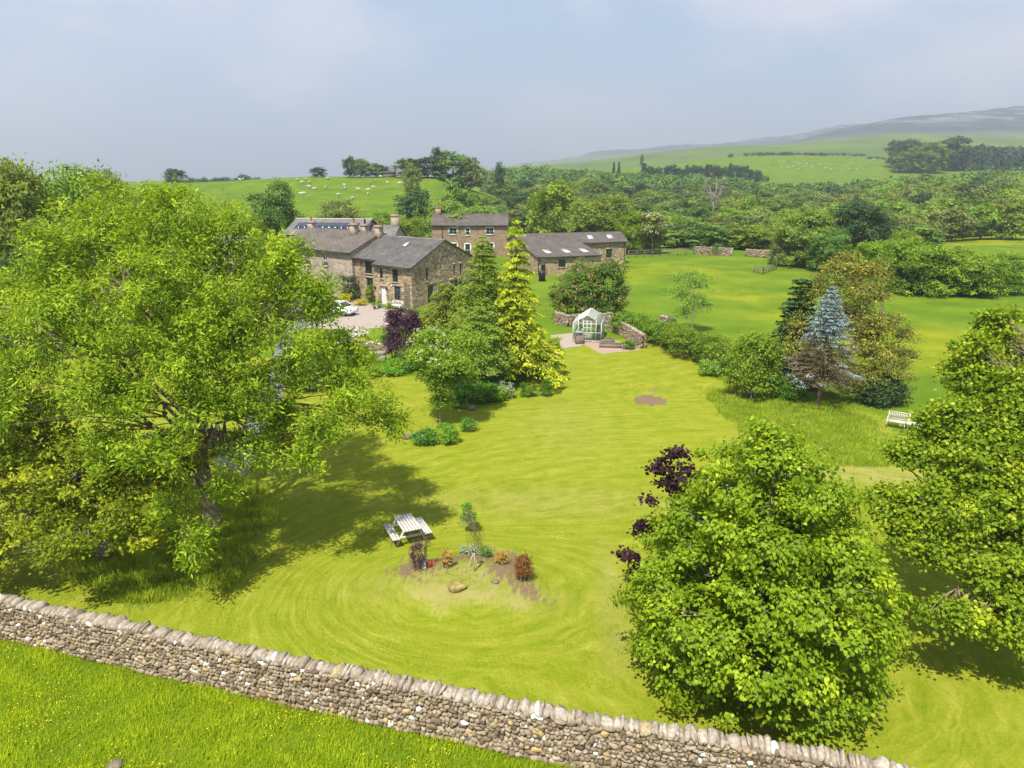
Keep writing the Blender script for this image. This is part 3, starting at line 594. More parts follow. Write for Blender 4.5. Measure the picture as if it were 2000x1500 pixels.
# --- barn house with the big gable
ANG = math.atan2(-.595, .803)
hA = empty('stone_barn_house', (-11.5, 81.4, 0), ANG, 'brown stone barn conversion with plain gable end turned towards the garden lawn', 'house')
W, E1, E2, RZh, LA, ST = 11.4, 4.75, 5.15, 7.35, 10.6, 6.2
m = MB()
fF = [(-ST + 1.05, -ST + 1.05), ]
h1 = [(ST - 5.2, ST - 4.75, 3.1, 4.3), (ST - 3.1, ST - 2.2, 2.85, 4.35), (ST - 5.2, ST - 4.25, 0.02, 2.1), (ST - 2.9, ST - 1.9, .75, 2.35)]
w1 = wallface(m, (-ST, 0), (0, 0), 0, E1, h1)
h2 = [(1.9, 3.1, 3.3, 4.8), (2.0, 3.1, .1, 2.75)]
w2 = wallface(m, (-LA, .9), (-ST, .9), 0, E2, h2); wallface(m, (-ST, .9), (-ST, 0), 0, E1)
h3 = [(2.4, 2.75, 2.9, 4.4), (7.3, 7.6, 2.9, 4.3), (8.5, 8.8, 2.9, 4.3), (2.6, 3.7, .1, 2.4), (6.6, 9.0, .1, 2.5)]
w3 = wallface(m, (0, 0), (0, W), 0, E1, h3, (W / 2, RZh)); wallface(m, (0, W), (-LA, W), 0, E1); wallface(m, (-LA, W), (-LA, .9), 0, E1, (), (W / 2 - .2, RZh))
m.obj('wall', M['hstone'], hA)
for i, (a, b, c, e) in enumerate(h1):
    if i == 2:
        q = MB(); q.poly([tuple(w1[0] + w1[1] * s - w1[2] * .1 + Vector((0, 0, z))) for s, z in ((a, .02), (b, .02), (b, 2.1), (a, 2.1))]); d = q.obj('door', M['whitepaint'], hA)
        q = MB(); k = w1[0] + w1[1] * (b - .15) - w1[2] * .05 + Vector((0, 0, 1.05)); q.bar(k, k + Vector((0, 0, .12)), .04); q.obj('handle', M['black'], d)
        q = MB(); q.bar(w1[0] + w1[1] * (a - .15) - w1[2] * -.012 + Vector((0, 0, 2.22)), w1[0] + w1[1] * (b + .15) - w1[2] * -.012 + Vector((0, 0, 2.22)), .06, .24); q.obj('lintel', M['lintel'], d)
    else: window(hA, w1, a, b, c, e, 1 if b - a < .6 else 2, 2 if i != 3 else 3)
for a, b, c, e in h2: window(hA, w2, a, b, c, e, 2, 2)
for i, (a, b, c, e) in enumerate(h3): window(hA, w3, a, b, c, e, 1 if b - a < 1.2 else 3, 1, M['whitepaint'] if i >= 3 else M['post'])
m = MB(); o = .25
ov = lambda ye, z0: z0 - (RZh - z0) / (W / 2 - ye) * 0
sl1 = (RZh - E1) / (W / 2)
zE = lambda y: RZh - sl1 * (W / 2 - y)
frA = roofplane(m, [(-ST, -.35, zE(-.35)), (o, -.35, zE(-.35)), (o, W / 2, RZh), (-ST, W / 2, RZh)])
roofplane(m, [(-LA - .05, .9 - .35, zE(.55)), (-ST, .55, zE(.55)), (-ST, W / 2, RZh), (-LA - .05, W / 2, RZh)])
roofplane(m, [(o, W + .35, zE(-.35)), (-LA - .05, W + .35, zE(-.35)), (-LA - .05, W / 2, RZh), (o, W / 2, RZh)])
m.obj('roof', M['slateA'], hA); ridge(hA, -LA, o, W / 2, RZh + .12, M['slateC'])
on_roof(hA, 'rooflight', frA, 1.3, 1.85, 4.4, 5.3, .1, M['skyl'], M['gutter'])
gutter(hA, -ST, .1, -.42, zE(-.35) - .02); gutter(hA, -LA, -ST, .47, zE(.55) - .02)
m = MB()
for k in range(14): m.box(-1.25, -.35, -.05, -.02, .25 + k * .19, .31 + k * .19)
for xx in (-1.22, -.8, -.38): m.box(xx - .02, xx + .02, -.02, -.003, .2, 2.9)
m.obj('trellis', M['post'], hA)
for lx in (-4.1, -6.05): q = MB(); q.box(lx - .07, lx + .07, -.18, -.005, 1.75, 2.0); q.tube([(lx, -.12, 2.0), (lx, -.12, 2.06)], [.1, .03], 6); q.obj('wall_lantern', M['black'], hA)
for lx in (-3.3,): q = MB(); q.tube([(lx, -.005, 2.35), (lx, -.09, 2.35)], [.14, .1], 10); q.obj('security_light', M['whitepaint'], hA)

# --- attached farmhouse
hB = empty('stone_farmhouse', (-11.5, 81.4, 0), ANG, 'tall stone farmhouse with ribbed brown tiled roof joined to the left of the barn conversion', 'house')
B0, B1, BE, BR, BW, BY = -25.0, -10.65, 5.75, 7.75, 10.2, .55
m = MB()
hb = [(1.5, 2.5, 3.6, 4.9), (5.2, 6.2, 3.6, 4.9), (8.9, 9.7, 3.7, 4.9), (1.5, 2.6, .9, 2.3), (8.6, 9.6, .9, 2.2)]
wb = wallface(m, (B0, BY), (B1, BY), 0, BE, hb); wallface(m, (B1, BY), (B1, BY + BW), 0, BE, (), (BW / 2, BR)); wallface(m, (B1, BY + BW), (B0, BY + BW), 0, BE); wallface(m, (B0, BY + BW), (B0, BY), 0, BE, (), (BW / 2, BR))
m.obj('wall', M['render'], hB)
for a, b, c, e in hb: window(hB, wb, a, b, c, e, 2, 2, M['whitepaint'], M['lintel'])
m = MB(); sB = (BR - BE) / (BW / 2); ym = BY + BW / 2
frB = roofplane(m, [(B0 - .2, BY - .35, BE - sB * .35), (B1 + .12, BY - .35, BE - sB * .35), (B1 + .12, ym, BR), (B0 - .2, ym, BR)])
roofplane(m, [(B1 + .12, BY + BW + .35, BE - sB * .35), (B0 - .2, BY + BW + .35, BE - sB * .35), (B0 - .2, ym, BR), (B1 + .12, ym, BR)])
m.obj('roof', M['slateB'], hB); ridge(hB, B0, B1, ym, BR + .12, M['slateB']); gutter(hB, B0, B1, BY - .42, BE - sB * .35)
chimney(hB, -14.8, ym - .8, BR - .8, BR + 1.1, .8, .9, 1, M['lintel']); chimney(hB, -13.9, ym + .3, BR - .8, BR + 1.0, .8, .9, 1, M['render'], M['black'])
chimney(hB, B0 + .6, ym, BR - .5, BR + 1.0, 1.1, .7, 1, M['render']); chimney(hB, B1 + .15, ym - .5, BR - 1.0, BR + 1.0, .8, .8, 1, M['lintel'])

# --- rear house with solar panels
AC = math.atan2(-.12, .99)
hC = empty('slate_roofed_house', (-21.6, 102.6, 0), AC, 'far house with pale slate roof carrying a strip of dark solar panels', 'house')
m = MB(); CL, CE, CRz, CW = 11.2, 6.6, 8.45, 10.5
wallface(m, (-CL, 0), (0, 0), 0, CE); wallface(m, (0, 0), (0, CW), 0, CE, (), (CW / 2, CRz)); wallface(m, (0, CW), (-CL, CW), 0, CE); wallface(m, (-CL, CW), (-CL, 0), 0, CE, (), (CW / 2, CRz)); m.obj('wall', M['render'], hC)
m = MB(); frC = roofplane(m, [(-CL - .3, -.3, CE - .1), (.3, -.3, CE - .1), (.3, CW / 2, CRz), (-CL - .3, CW / 2, CRz)]); roofplane(m, [(.3, CW + .3, CE - .1), (-CL - .3, CW + .3, CE - .1), (-CL - .3, CW / 2, CRz), (.3, CW / 2, CRz)]); m.obj('roof', M['slateC'], hC)
ridge(hC, -CL - .3, .3, CW / 2, CRz + .12, M['lintel'])
for k in range(10): on_roof(hC, 'solar_panel', frC, 1.1 + k * .93, 2.0 + k * .93, 2.3, 4.2, .08, M['solar'], M['gutter'])
m = MB(); wallface(m, (.1, 1.5), (4.2, 1.5), 0, 5.6); wallface(m, (4.2, 1.5), (4.2, 9.5), 0, 5.6, (), (4, 7.6)); wallface(m, (4.2, 9.5), (.1, 9.5), 0, 5.6); m.obj('wing_wall', M['render'], hC)
m = MB(); roofplane(m, [(.05, 1.2, 5.5), (4.4, 1.2, 5.5), (4.4, 5.5, 7.6), (.05, 5.5, 7.6)]); roofplane(m, [(4.4, 9.8, 5.5), (.05, 9.8, 5.5), (.05, 5.5, 7.6), (4.4, 5.5, 7.6)]); m.obj('wing_roof', M['slateC'], hC)
chimney(hC, 3.7, 5.5, 6.8, 9.2, 1.1, 1.0, 0, M['lintel'])

# --- house D, white window surrounds
hD = empty('stone_cottage', (xat(843, 442, 136), 136, 0), 0, 'stone cottage with white framed windows and one brick chimney behind the barn conversion', 'house')
m = MB(); DL, DE, DR, DW = 14.2, 5.75, 7.45, 8.4
hd = [(3.3, 4.7, 4.05, 5.25), (6.4, 7.1, 3.9, 5.2), (10.2, 11.6, 4.05, 5.25), (3.3, 4.7, 1.0, 2.3), (6.2, 7.2, .05, 2.2), (10.2, 11.6, 1.0, 2.3)]
wd = wallface(m, (0, 0), (DL, 0), 0, DE, hd); wallface(m, (DL, 0), (DL, DW), 0, DE, (), (DW / 2, DR)); wallface(m, (DL, DW), (0, DW), 0, DE); wallface(m, (0, DW), (0, 0), 0, DE, (), (DW / 2, DR)); m.obj('wall', M['hstone2'], hD)
for a, b, c, e in hd: window(hD, wd, a, b, c, e, 2 if b - a > 1 else 1, 2, M['whitepaint'], M['whitepaint'])
m = MB(); roofplane(m, [(-.2, -.3, DE - .12), (DL + .2, -.3, DE - .12), (DL + .2, DW / 2, DR), (-.2, DW / 2, DR)]); roofplane(m, [(DL + .2, DW + .3, DE - .12), (-.2, DW + .3, DE - .12), (-.2, DW / 2, DR), (DL + .2, DW / 2, DR)]); m.obj('roof', M['slateE'], hD)
gutter(hD, -.1, DL + .1, -.38, DE - .08); pipe(hD, 2.0, -.08, 0, DE - .1); ridge(hD, -.2, DL + .2, DW / 2, DR + .12, M['slateE'])
chimney(hD, .9, DW / 2, DR - .6, DR + 1.5, 1.0, .8, 1, M['hstone2'])

# --- long low barn E
AE = R(16)
hE = empty('long_stone_barn', (3.9, 109.5, 0), AE, 'long low stone barn with brown roof and five rooflights beside the pasture', 'barn')
m = MB(); X1, X2 = 10.4, 19.1; YF, YM, YR, YB = 0, 8.6, 12.6, 17; ZF, ZM, ZR = 2.75, 3.8, 5.2
he = [(3.4, 4.6, 1.1, 2.3), (.6, 1.3, .02, 1.6)]
we = wallface(m, (0, 0), (X1, 0), 0, ZF, he); wallface(m, (X1, 0), (X1, YM + .9), 0, ZF)
he2 = [(5.0, 6.1, 1.1, 2.6)]
we2 = wallface(m, (X1, YM + .9), (X2, YM + .9), 0, 3.9, he2)
wallface(m, (X2, YM + .9), (X2, YB), 0, 3.9, (), (YR - YM - .9, ZR)); wallface(m, (X2, YB), (0, YB), 0, 3.9)
# left gable: follows the three roof slopes
m.poly([(0, YB, 0), (0, 0, 0), (0, 0, ZF), (0, YM, ZM), (0, YR, ZR), (0, YB, 3.9)])
m.obj('wall', M['hstone'], hE)
window(hE, we, *he[0], 2, 1); window(hE, we2, *he2[0], 2, 1)
q = MB(); q.poly([tuple(we[0] + we[1] * s - we[2] * .1 + Vector((0, 0, z))) for s, z in ((.6, .02), (1.3, .02), (1.3, 1.6), (.6, 1.6))]); q.obj('door', M['black'], hE)
m = MB()
f1 = roofplane(m, [(-.2, -.3, ZF - .05), (X1 + .2, -.3, ZF - .05), (X1 + .2, YM, ZM), (-.2, YM, ZM)])
roofplane(m, [(-.2, YM, ZM), (X1 + .2, YM, ZM), (X1 + .2, YR, ZR), (-.2, YR, ZR)])
f2 = roofplane(m, [(X1 + .2, YM + .6, ZM - .05), (X2 + .25, YM + .6, ZM - .05), (X2 + .25, YR, ZR), (X1 + .2, YR, ZR)])
roofplane(m, [(X2 + .25, YB + .3, 3.8), (-.2, YB + .3, 3.8), (-.2, YR, ZR), (X2 + .25, YR, ZR)])
m.obj('roof', M['slateE'], hE)
for u0 in (2.4, 5.6, 8.6): on_roof(hE, 'rooflight', f1, u0, u0 + .75, 2.4, 4.6, .09, M['skyl'], M['ghframe'])
for u0 in (2.0, 5.6): on_roof(hE, 'rooflight', f2, u0, u0 + .75, 1.3, 2.4, .09, M['skyl'], M['ghframe'])
gutter(hE, -.1, X1, -.38, ZF - .02); gutter(hE, X1, X2 + .1, YM + .52, ZM - .02); pipe(hE, .12, -.08, 0, ZF - .1); pipe(hE, X2 - .3, YM + .82, 0, ZM - .1)
# white-gabled outbuilding glimpsed through the ash
hF = empty('white_outbuilding', (-36.5, 98, 0), .1, 'pale outbuilding with low grey roof glimpsed left of the solar house', 'outbuilding')
m = MB(); wallface(m, (-6, 0), (0, 0), 0, 5.0); wallface(m, (0, 0), (0, 6), 0, 5.0, (), (3, 6.6)); wallface(m, (0, 6), (-6, 6), 0, 5.0); wallface(m, (-6, 6), (-6, 0), 0, 5.0, (), (3, 6.6)); m.obj('wall', M['whitepaint'], hF)
m = MB(); roofplane(m, [(-6.2, -.2, 4.9), (.2, -.2, 4.9), (.2, 3, 6.6), (-6.2, 3, 6.6)]); roofplane(m, [(.2, 6.2, 4.9), (-6.2, 6.2, 4.9), (-6.2, 3, 6.6), (.2, 3, 6.6)]); m.obj('roof', M['slateC'], hF)
# field barn on the skyline
xb, yb = xat(760, 338, 300), 300
hG = empty('field_shelter', (xb, yb, gz(xb, yb)), .1, 'tiny grey field shelter on the skyline between hilltop trees', 'shed')
m = MB(); m.box(-2.4, 2.4, 0, 3, -.5, 1.9); m.obj('wall', M['post'], hG); m = MB(); roofplane(m, [(-2.7, -.3, 1.75), (2.7, -.3, 1.75), (2.7, 1.5, 2.5), (-2.7, 1.5, 2.5)]); roofplane(m, [(2.7, 3.3, 1.75), (-2.7, 3.3, 1.75), (-2.7, 1.5, 2.5), (2.7, 1.5, 2.5)]); m.obj('roof', M['slateE'], hG)

# ------------------------------------------------------------------ dry stone walls
def ico():
    import bmesh
    bm = bmesh.new(); bmesh.ops.create_icosphere(bm, subdivisions=2, radius=1); v = np.array([p.co[:] for p in bm.verts]); f = np.array([[q.index for q in p.verts] for p in bm.faces]); bm.free()
    n4 = (np.abs(v) ** 3.2).sum(1, keepdims=True) ** (1 / 3.2); return v / n4, f
ICO = ico()
def stones(name, C, D, A, B_, mat, tint, rs, parent, jit=.15, lean=None):
    """C centres; D half sizes (along, depth, up); A along dirs; B_ depth dirs"""
    v, f = ICO; n = len(C); U = np.tile([0, 0, 1.], (n, 1))
    if lean is not None: U = U + A * lean[:, None]; U /= np.linalg.norm(U, axis=1, keepdims=True)
    j = v[None] * (1 + rs.normal(0, jit, (n, len(v), 1)) * .6) + rs.normal(0, jit * .6, (n, len(v), 3))
    r = rs.normal(0, .2, n); A2 = A * np.cos(r)[:, None] + U * np.sin(r)[:, None]; U2 = U * np.cos(r)[:, None] - A * np.sin(r)[:, None]
    W_ = C[:, None] + (j[..., 0:1] * D[:, None, 0:1]) * A2[:, None] + (j[..., 1:2] * D[:, None, 1:2]) * B_[:, None] + (j[..., 2:3] * D[:, None, 2:3]) * U2[:, None]
    F = (f[None] + (np.arange(n) * len(v))[:, None, None]).reshape(-1, 3)
    return link(name, quadmesh(name, W_.reshape(-1, 3), F, mat, np.repeat(tint, len(v)), True), parent)
def drywall(label, path, H, seed, sz=.16, thick=.55, cope=.26, copel=.15, both=False, zfun=gz, name='dry_stone_wall'):
    rs = np.random.RandomState(seed); root = empty(name, (*path[0], zfun(*path[0])), 0, label, 'wall'); root['kind'] = 'thing'; o = np.array([*path[0], zfun(*path[0])])
    C, D, A, B_, T = [], [], [], [], []; c2, d2, a2, b2, t2 = [], [], [], [], []; core = MB()
    for (x0, y0), (x1, y1) in zip(path[:-1], path[1:]):
        L = math.hypot(x1 - x0, y1 - y0); d = np.array([(x1 - x0) / L, (y1 - y0) / L, 0]); nn = np.array([d[1], -d[0], 0])
        if nn[1] > 0: nn = -nn
        P = lambda s: np.array([x0 + d[0] * s, y0 + d[1] * s, zfun(x0 + d[0] * s, y0 + d[1] * s)]) - o
        ht = (thick - .1) / 2; k = max(1, int(L / 4))
        for q in range(k):
            pa, pb = P(L * q / k), P(L * (q + 1) / k); vs = []
            for p in (pa, pb):
                for zz, w in ((-.2, ht), (H - .05, ht * .62)): vs += [p + nn * w + [0, 0, zz], p - nn * w + [0, 0, zz]]
            core.faces(vs, [(0, 2, 6, 4), (1, 5, 7, 3), (2, 3, 7, 6), (0, 1, 3, 2), (4, 6, 7, 5)])
        for side in ((1, -1) if both else (1,)):
            z = 0.0
            while z < H:
                fz = z / H; rh = sz * rs.uniform(.5, .95) * (1.12 - .35 * fz); s = rs.uniform(-.1, .1)
                while s < L:
                    w = sz * rs.uniform(.5, 1.1 + 1.0 * (rs.rand() < .3)) * (1.1 - .25 * fz); h_ = rh * rs.uniform(.7, 1.35)
                    p = P(min(max(s + w / 2, 0), L)); dep = ht + (ht * .62 - ht) * fz
                    C.append(p + nn * side * (dep - .02 + rs.uniform(-.015, .03)) + np.array([0, 0, z + rh / 2 + rs.normal(0, .022)])); D.append((w * .53, .10, h_ * .55)); A.append(d); B_.append(nn * side)
                    t = rs.beta(2.2, 2.4) * .85; r = rs.rand(); t = 1.0 if r < .03 else (.93 if r < .06 else t); T.append(t); s += w
                z += rh * .93
        s = 0.0; ln = rs.uniform(-.35, .5)
        while s < L:
            w = copel * rs.uniform(.45, 1.3 + .9 * (rs.rand() < .2)); hh = cope * rs.uniform(.65, 1.35); ln = ln * .8 + rs.normal(.05, .14)
            c2.append(P(min(s + w / 2, L)) + np.array([0, 0, H + hh * .36])); d2.append((w * .56, thick * .36 * rs.uniform(.8, 1.15), hh * .56)); a2.append(d); b2.append(nn)
            r = rs.rand(); t2.append(1.0 if r < .025 else (.94 if r < .07 else rs.beta(2.5, 2.5) * .88)); s += w
    core.obj('core', M['core'], root)
    g = lambda q: np.array(q, float)
    stones('stone_face', g(C), g(D), g(A), g(B_), M['stone'], g(T), rs, root)
    stones('coping', g(c2), g(d2), g(a2), g(b2), M['coping'], g(t2), rs, root, .14, lean=rs.normal(-.15, .28, len(c2)))
    return root
drywall('long dry stone wall with upright coping crossing the whole foreground between lawn and field', [(-25, 22.9), (-17.2, 20.75), (-8, 18.0), (1.3, 15.4), (6.4, 14.35), (9.1, 13.6), (14, 12.2)], 1.30, 3, .175, .62, .24, .15)
drywall('low rubble garden wall running down beside the greenhouse to the lawn', [at(1186, 640), at(1225, 660), at(1256, 680)], 1.15, 4, .2, .5, .2, .2, True)
drywall('shaded stone wall under the pink blossomed tree behind the greenhouse', [at(1085, 632), at(1110, 638), at(1196, 634)], 1.1, 5, .22, .5, .2, .22, True)
drywall('broken stump of stone wall ending the hedge above the lawn', [at(1288, 640), at(1316, 648)], 1.2, 6, .22, .5, .18, .22, True)
drywall('field wall fragment with an ivy bush, left of the gap at the pasture top', [(xat(1358, 492, 139), 139.5), (xat(1430, 497, 136), 136)], 1.35, 7, .3, .6, .2, .3)
drywall('field wall fragment right of the gap at the pasture top', [(xat(1456, 500, 136), 136), (xat(1535, 504, 131), 131)], 1.2, 8, .3, .6, .2, .3)
drywall('tumbled stone wall seen through the ash branches near the drive', [at(250, 900), at(330, 885), at(430, 868)], 1.1, 9, .22, .5, .18, .2, True)
drywall('low garden wall edging the forecourt behind the purple tree', [at(640, 668), at(700, 676), at(760, 690)], .6, 10, .2, .45, .12, .2)
drywall('short retaining wall below the house behind the conifers', [at(810, 650), at(900, 662), at(960, 672)], .8, 11, .22, .45, .14, .22)


# ------------------------------------------------------------------ near trees
def blob(u, v, ru, rv, y, base, ry=None):
    """a leafy mass of this real size standing at distance y; base = (x, y) of the trunk"""
    z = zat(v, y); dep = y * cP + (CAMZ - z) * sP; return (xat(u, v, y) - base[0], y - base[1], z, ru * dep / FPX, (ry or (ru + rv) / 2) * dep / FPX, rv * dep / FPX)
def near_tree(name, label, base, bl, H, mat, seed, ncl, per, ls, shape, csig, tr, bark='bark', lean=(0, 0), twigs=.4, split=.22, group=None, top=.8, **k):
    rs = np.random.RandomState(seed + 77); root = empty(name, (*base, gz(*base)), 0, label, 'tree', group)
    bb = [blob(*b[:5], base, *b[5:]) for b in bl]
    o, P, I = crown('crown', bb, ncl, per, ls, shape, mat, seed, csig, parent=root, **k)
    limbs(bb, P, I, H, tr, rs, split=split, lean=lean, twigs=twigs, mat=M[bark], parent=root, top=top); return root
ab = at(415, 1030)
near_tree('ash_tree', 'huge bright yellow green ash tree with wind-blown leaves towering over the lawn', ab,
          [(330, 450, 95, 99, 28), (205, 455, 100, 99, 29), (95, 540, 86, 99, 27), (450, 490, 90, 93, 29), (560, 560, 76, 93, 28), (625, 600, 52, 70, 27),
           (300, 600, 124, 116, 25), (120, 660, 104, 116, 25), (450, 650, 100, 99, 25.5), (600, 700, 66, 70, 26), (700, 770, 71, 52, 26), (30, 780, 76, 93, 24), (220, 770, 95, 75, 23), (400, 790, 76, 52, 23.5),
           (630, 840, 76, 44, 25), (330, 620, 124, 116, 33), (510, 600, 95, 104, 33), (150, 560, 114, 110, 33), (385, 1060, 57, 44, 22.5), (300, 890, 71, 52, 22), (755, 825, 43, 41, 26.5), (590, 900, 43, 32, 24), (0, 640, 86, 104, 30), (480, 880, 57, 41, 24.5), (500, 770, 76, 58, 25), (370, 700, 86, 70, 24), (230, 880, 66, 52, 23), (560, 820, 57, 46, 27), (430, 960, 43, 28, 23.5), (330, 990, 43, 35, 22.8), (690, 690, 48, 46, 28)],
          15, M['ash'], 11, 2300, 66, .185, 'lance', .22, .32, outw=.6, upw=.5, rnd=.75, flat=.9, shell=.30, under=-.85, tb=(.42, .20, .18), twigs=.4)
near_tree('beech_tree', 'darker low-branched beech under the ash, boughs drooping over the shaded lawn edge', at(205, 1085),
          [(50, 850, 95, 80, 25), (150, 930, 95, 80, 24), (250, 960, 85, 70, 24), (50, 1000, 100, 80, 23.5), (140, 1070, 60, 40, 22), (-70, 900, 110, 130, 25), (340, 900, 65, 60, 25), (240, 1040, 55, 45, 22.5), (-60, 1080, 70, 50, 23)],
          7, M['beech'], 12, 560, 60, .17, 'diamond', .24, .3, 'barkgrey', outw=.5, upw=.6, shell=.35, under=-.8, tb=(.42, .17, .16), twigs=.5)
near_tree('oak_tree', 'spreading oak cut by the photo edge, clumped leaves and bare dark inner branches', (18.2, 21.3),
          [(1950, 640, 42, 38, 24.5), (1905, 740, 65, 45, 24), (1990, 790, 80, 70, 22), (1830, 845, 55, 42, 22.5), (1905, 905, 95, 55, 21), (1740, 985, 55, 36, 20.8), (1830, 990, 75, 45, 20.3), (1990, 980, 90, 60, 20),
           (1830, 1080, 70, 30, 19.5), (1950, 1110, 80, 38, 18.8), (1880, 1210, 70, 26, 18), (1990, 1230, 70, 36, 18), (2120, 800, 120, 150, 22), (2120, 1100, 120, 120, 19), (2000, 700, 60, 50, 26), (1940, 1010, 60, 50, 24), (1880, 820, 60, 45, 22), (1960, 870, 60, 45, 21), (1780, 890, 45, 28, 22), (1880, 1000, 70, 40, 20), (1990, 1160, 60, 30, 18.4), (1900, 680, 36, 26, 24), (1780, 1040, 50, 24, 20), (2000, 900, 60, 50, 21)],
          11, M['field_maple'], 13, 1750, 66, .125, 'round', .20, .34, outw=.5, upw=.55, rnd=.8, shell=.38, under=-.8, tb=(.45, .17, .16), twigs=.8)
def lime():
    base = (7.45, 18.7); rs = np.random.RandomState(5); prof = lambda z: np.interp(z, [0, .4, 1.2, 2.6, 4.0, 5.4, 6.8, 7.8, 8.6], [1.8, 2.9, 3.6, 3.8, 3.35, 2.6, 1.8, 1.0, .25])
    bl = [(0, 0, 3.3, 2.2, 2.2, 2.9), (0, 0, 6.2, 1.1, 1.1, 1.9)]
    for z, n in ((.9, 11), (2.0, 13), (3.1, 13), (4.2, 11), (5.3, 8), (6.3, 6), (7.2, 4), (8.0, 2)):
        for k in range(n):
            a = 2 * math.pi * (k + rs.uniform(-.3, .3)) / n + z; r = prof(z); q = .27 * r + .32
            bl.append((math.cos(a) * (r - q * .8), math.sin(a) * (r - q * .8), z + rs.uniform(-.3, .3), q * 1.1, q * 1.1, q * .62))
    root = empty('lime_tree', (*base, 0), 0, 'dense conical lime tree with heart-shaped leaves standing just behind the foreground wall', 'tree')
    o, P, I = crown('crown', bl, 1700, 60, .108, 'heart', M['lime'], 21, .19, parent=root, outw=1.0, upw=.45, rnd=.5, flat=.7, shell=.62, tipdown=1.6, tb=(.42, .13, .17))
    limbs(bl, P, I, 8.4, .2, rs, split=.1, twigs=.25, mat=M['barkgrey'], parent=root, top=.95)
lime()
near_tree('maroon_maple', 'maroon leaved maple whose twigs show beside the conical lime tree', (6.6, 22.6),
          [(1315, 893, 22, 13, 22.8), (1335, 930, 24, 20, 22.4), (1285, 916, 24, 14, 22.6), (1272, 980, 14, 6, 21.8), (1256, 1038, 16, 22, 21.4), (1232, 1092, 18, 14, 20.9), (1245, 1120, 16, 14, 20.9), (1310, 950, 20, 20, 22.3), (1420, 1010, 70, 60, 22.2)],
          5.4, M['maroon'], 23, 170, 36, .14, 'round', .17, .1, shell=.4, twigs=.6, outw=.5, upw=.7)
near_tree('elder_tree', 'small slender tree with cream blossom sprays at the tip of the lawn bed', at(860, 832),
          [(850, 665, 42, 26, 44), (826, 700, 28, 26, 42), (895, 680, 45, 28, 43), (880, 715, 40, 26, 41), (862, 755, 28, 24, 41.5), (922, 672, 28, 22, 43), (845, 735, 28, 24, 41.8), (900, 735, 30, 24, 42), (862, 790, 16, 24, 41.6)],
          5.5, M['elder'], 24, 620, 50, .15, 'diamond', .24, .06, 'barkgrey', shell=.3, twigs=.5, tb=(.5, .17, .15))
bb = [blob(*b, at(860, 832)) for b in [(835, 670, 40, 32, 42), (850, 700, 35, 30, 41)]]
crown('blossom', bb, 60, 8, .10, 'round', M['cream'], 4, .07, parent=bpy.data.objects['elder_tree'], shell=.95)
near_tree('birch_sapling', 'slim multi-stemmed young birch standing alone in the pasture beyond the hedge', at(1350, 655),
          [(1345, 545, 28, 20, 69), (1368, 560, 24, 24, 68), (1322, 575, 26, 20, 68), (1350, 590, 34, 24, 68), (1375, 600, 18, 20, 69), (1335, 615, 22, 18, 68)],
          6.2, M['wood_light'], 25, 190, 26, .17, 'diamond', .26, .06, 'barkgrey', shell=.25, twigs=.7, split=.1)

# conifers in the middle of the garden
gb = at(1008, 742)
conifer('golden_conifer', 'tall golden yellow conifer with layered drooping sprays in the middle of the garden', gb[0], gb[1], zat(424, gb[1]), 2.8, M['golden'], 31, base=1.6, nwh=26, nbr=9, ls=.30, droop=.42, dens=34, spread=.2, lift=.16, taper=.85,
        side=lambda a, f: (1.0 + (.55 if math.cos(a) > .2 else -.12) * max(0, 1 - f * 2.4)))
lb = at(945, 738)
conifer('larch_tree', 'tall feathery green larch left of the golden conifer', lb[0], lb[1] + 1, zat(458, lb[1] + 1), 3.4, M['larch'], 32, base=2.3, nwh=32, nbr=8, ls=.20, droop=.42, dens=60, spread=.34, lift=.3, taper=.72, shape='diamond')
lb2 = at(1030, 735)
conifer('larch_tree', 'shorter soft green larch with sweeping skirts in front of the golden conifer', lb2[0] - 1.6, lb2[1] - .9, 5.4, 2.5, M['larch'], 33, base=2.0, nwh=18, nbr=9, ls=.20, droop=.45, dens=60, spread=.34, lift=.28, taper=.62, shape='diamond')
lb3 = at(875, 700)
conifer('larch_tree', 'feathery larch behind the blossoming elder, nearest the stone gable', lb3[0], lb3[1], zat(548, lb3[1]), 3.4, M['larch'], 34, base=.8, nwh=20, nbr=8, ls=.22, droop=.42, dens=58, spread=.36, lift=.3, taper=.6, shape='diamond')
conifer('larch_tree', 'leaning larch filling the gap between the elder and the golden conifer', lb[0] - .6, lb[1] - 3.0, 6.2, 2.8, M['larch'], 37, base=2.1, nwh=16, nbr=9, ls=.20, droop=.42, dens=60, spread=.36, lift=.3, taper=.62, shape='diamond', lean=(.6, 0))
sb = at(1597, 795)
def spz(C, rs):
    hi = C[:, 2] > 4.9 + rs.normal(0, .45, len(C)); live = hi | (rs.rand(len(C)) < .0)
    tip = (~hi) & (np.sin(C[:, 0] * 2.3 + C[:, 2] * 3) * np.cos(C[:, 1] * 2.1 - C[:, 2] * 2) > .62) & (np.hypot(C[:, 0], C[:, 1]) > 1.3) & (C[:, 2] > 1.8)
    thin = rs.rand(len(C)) < .30
    return [('crown', M['bluesp'], live | tip), ('dying_branches', M['deadneedle'], ~(live | tip) & thin)]
conifer('blue_spruce', 'silver blue spruce with bare brown lower branches beside the tall grass', sb[0], sb[1], zat(557, sb[1]), 2.8, None, 35, base=1.6, nwh=30, nbr=11, ls=.16, droop=.16, dens=62, spread=.18, lift=.22, taper=.86, bark=M['barkred'], zones=spz, shape='lance', pw=1.6)
pb = (xat(1700, 760, 48.5), 48.5)
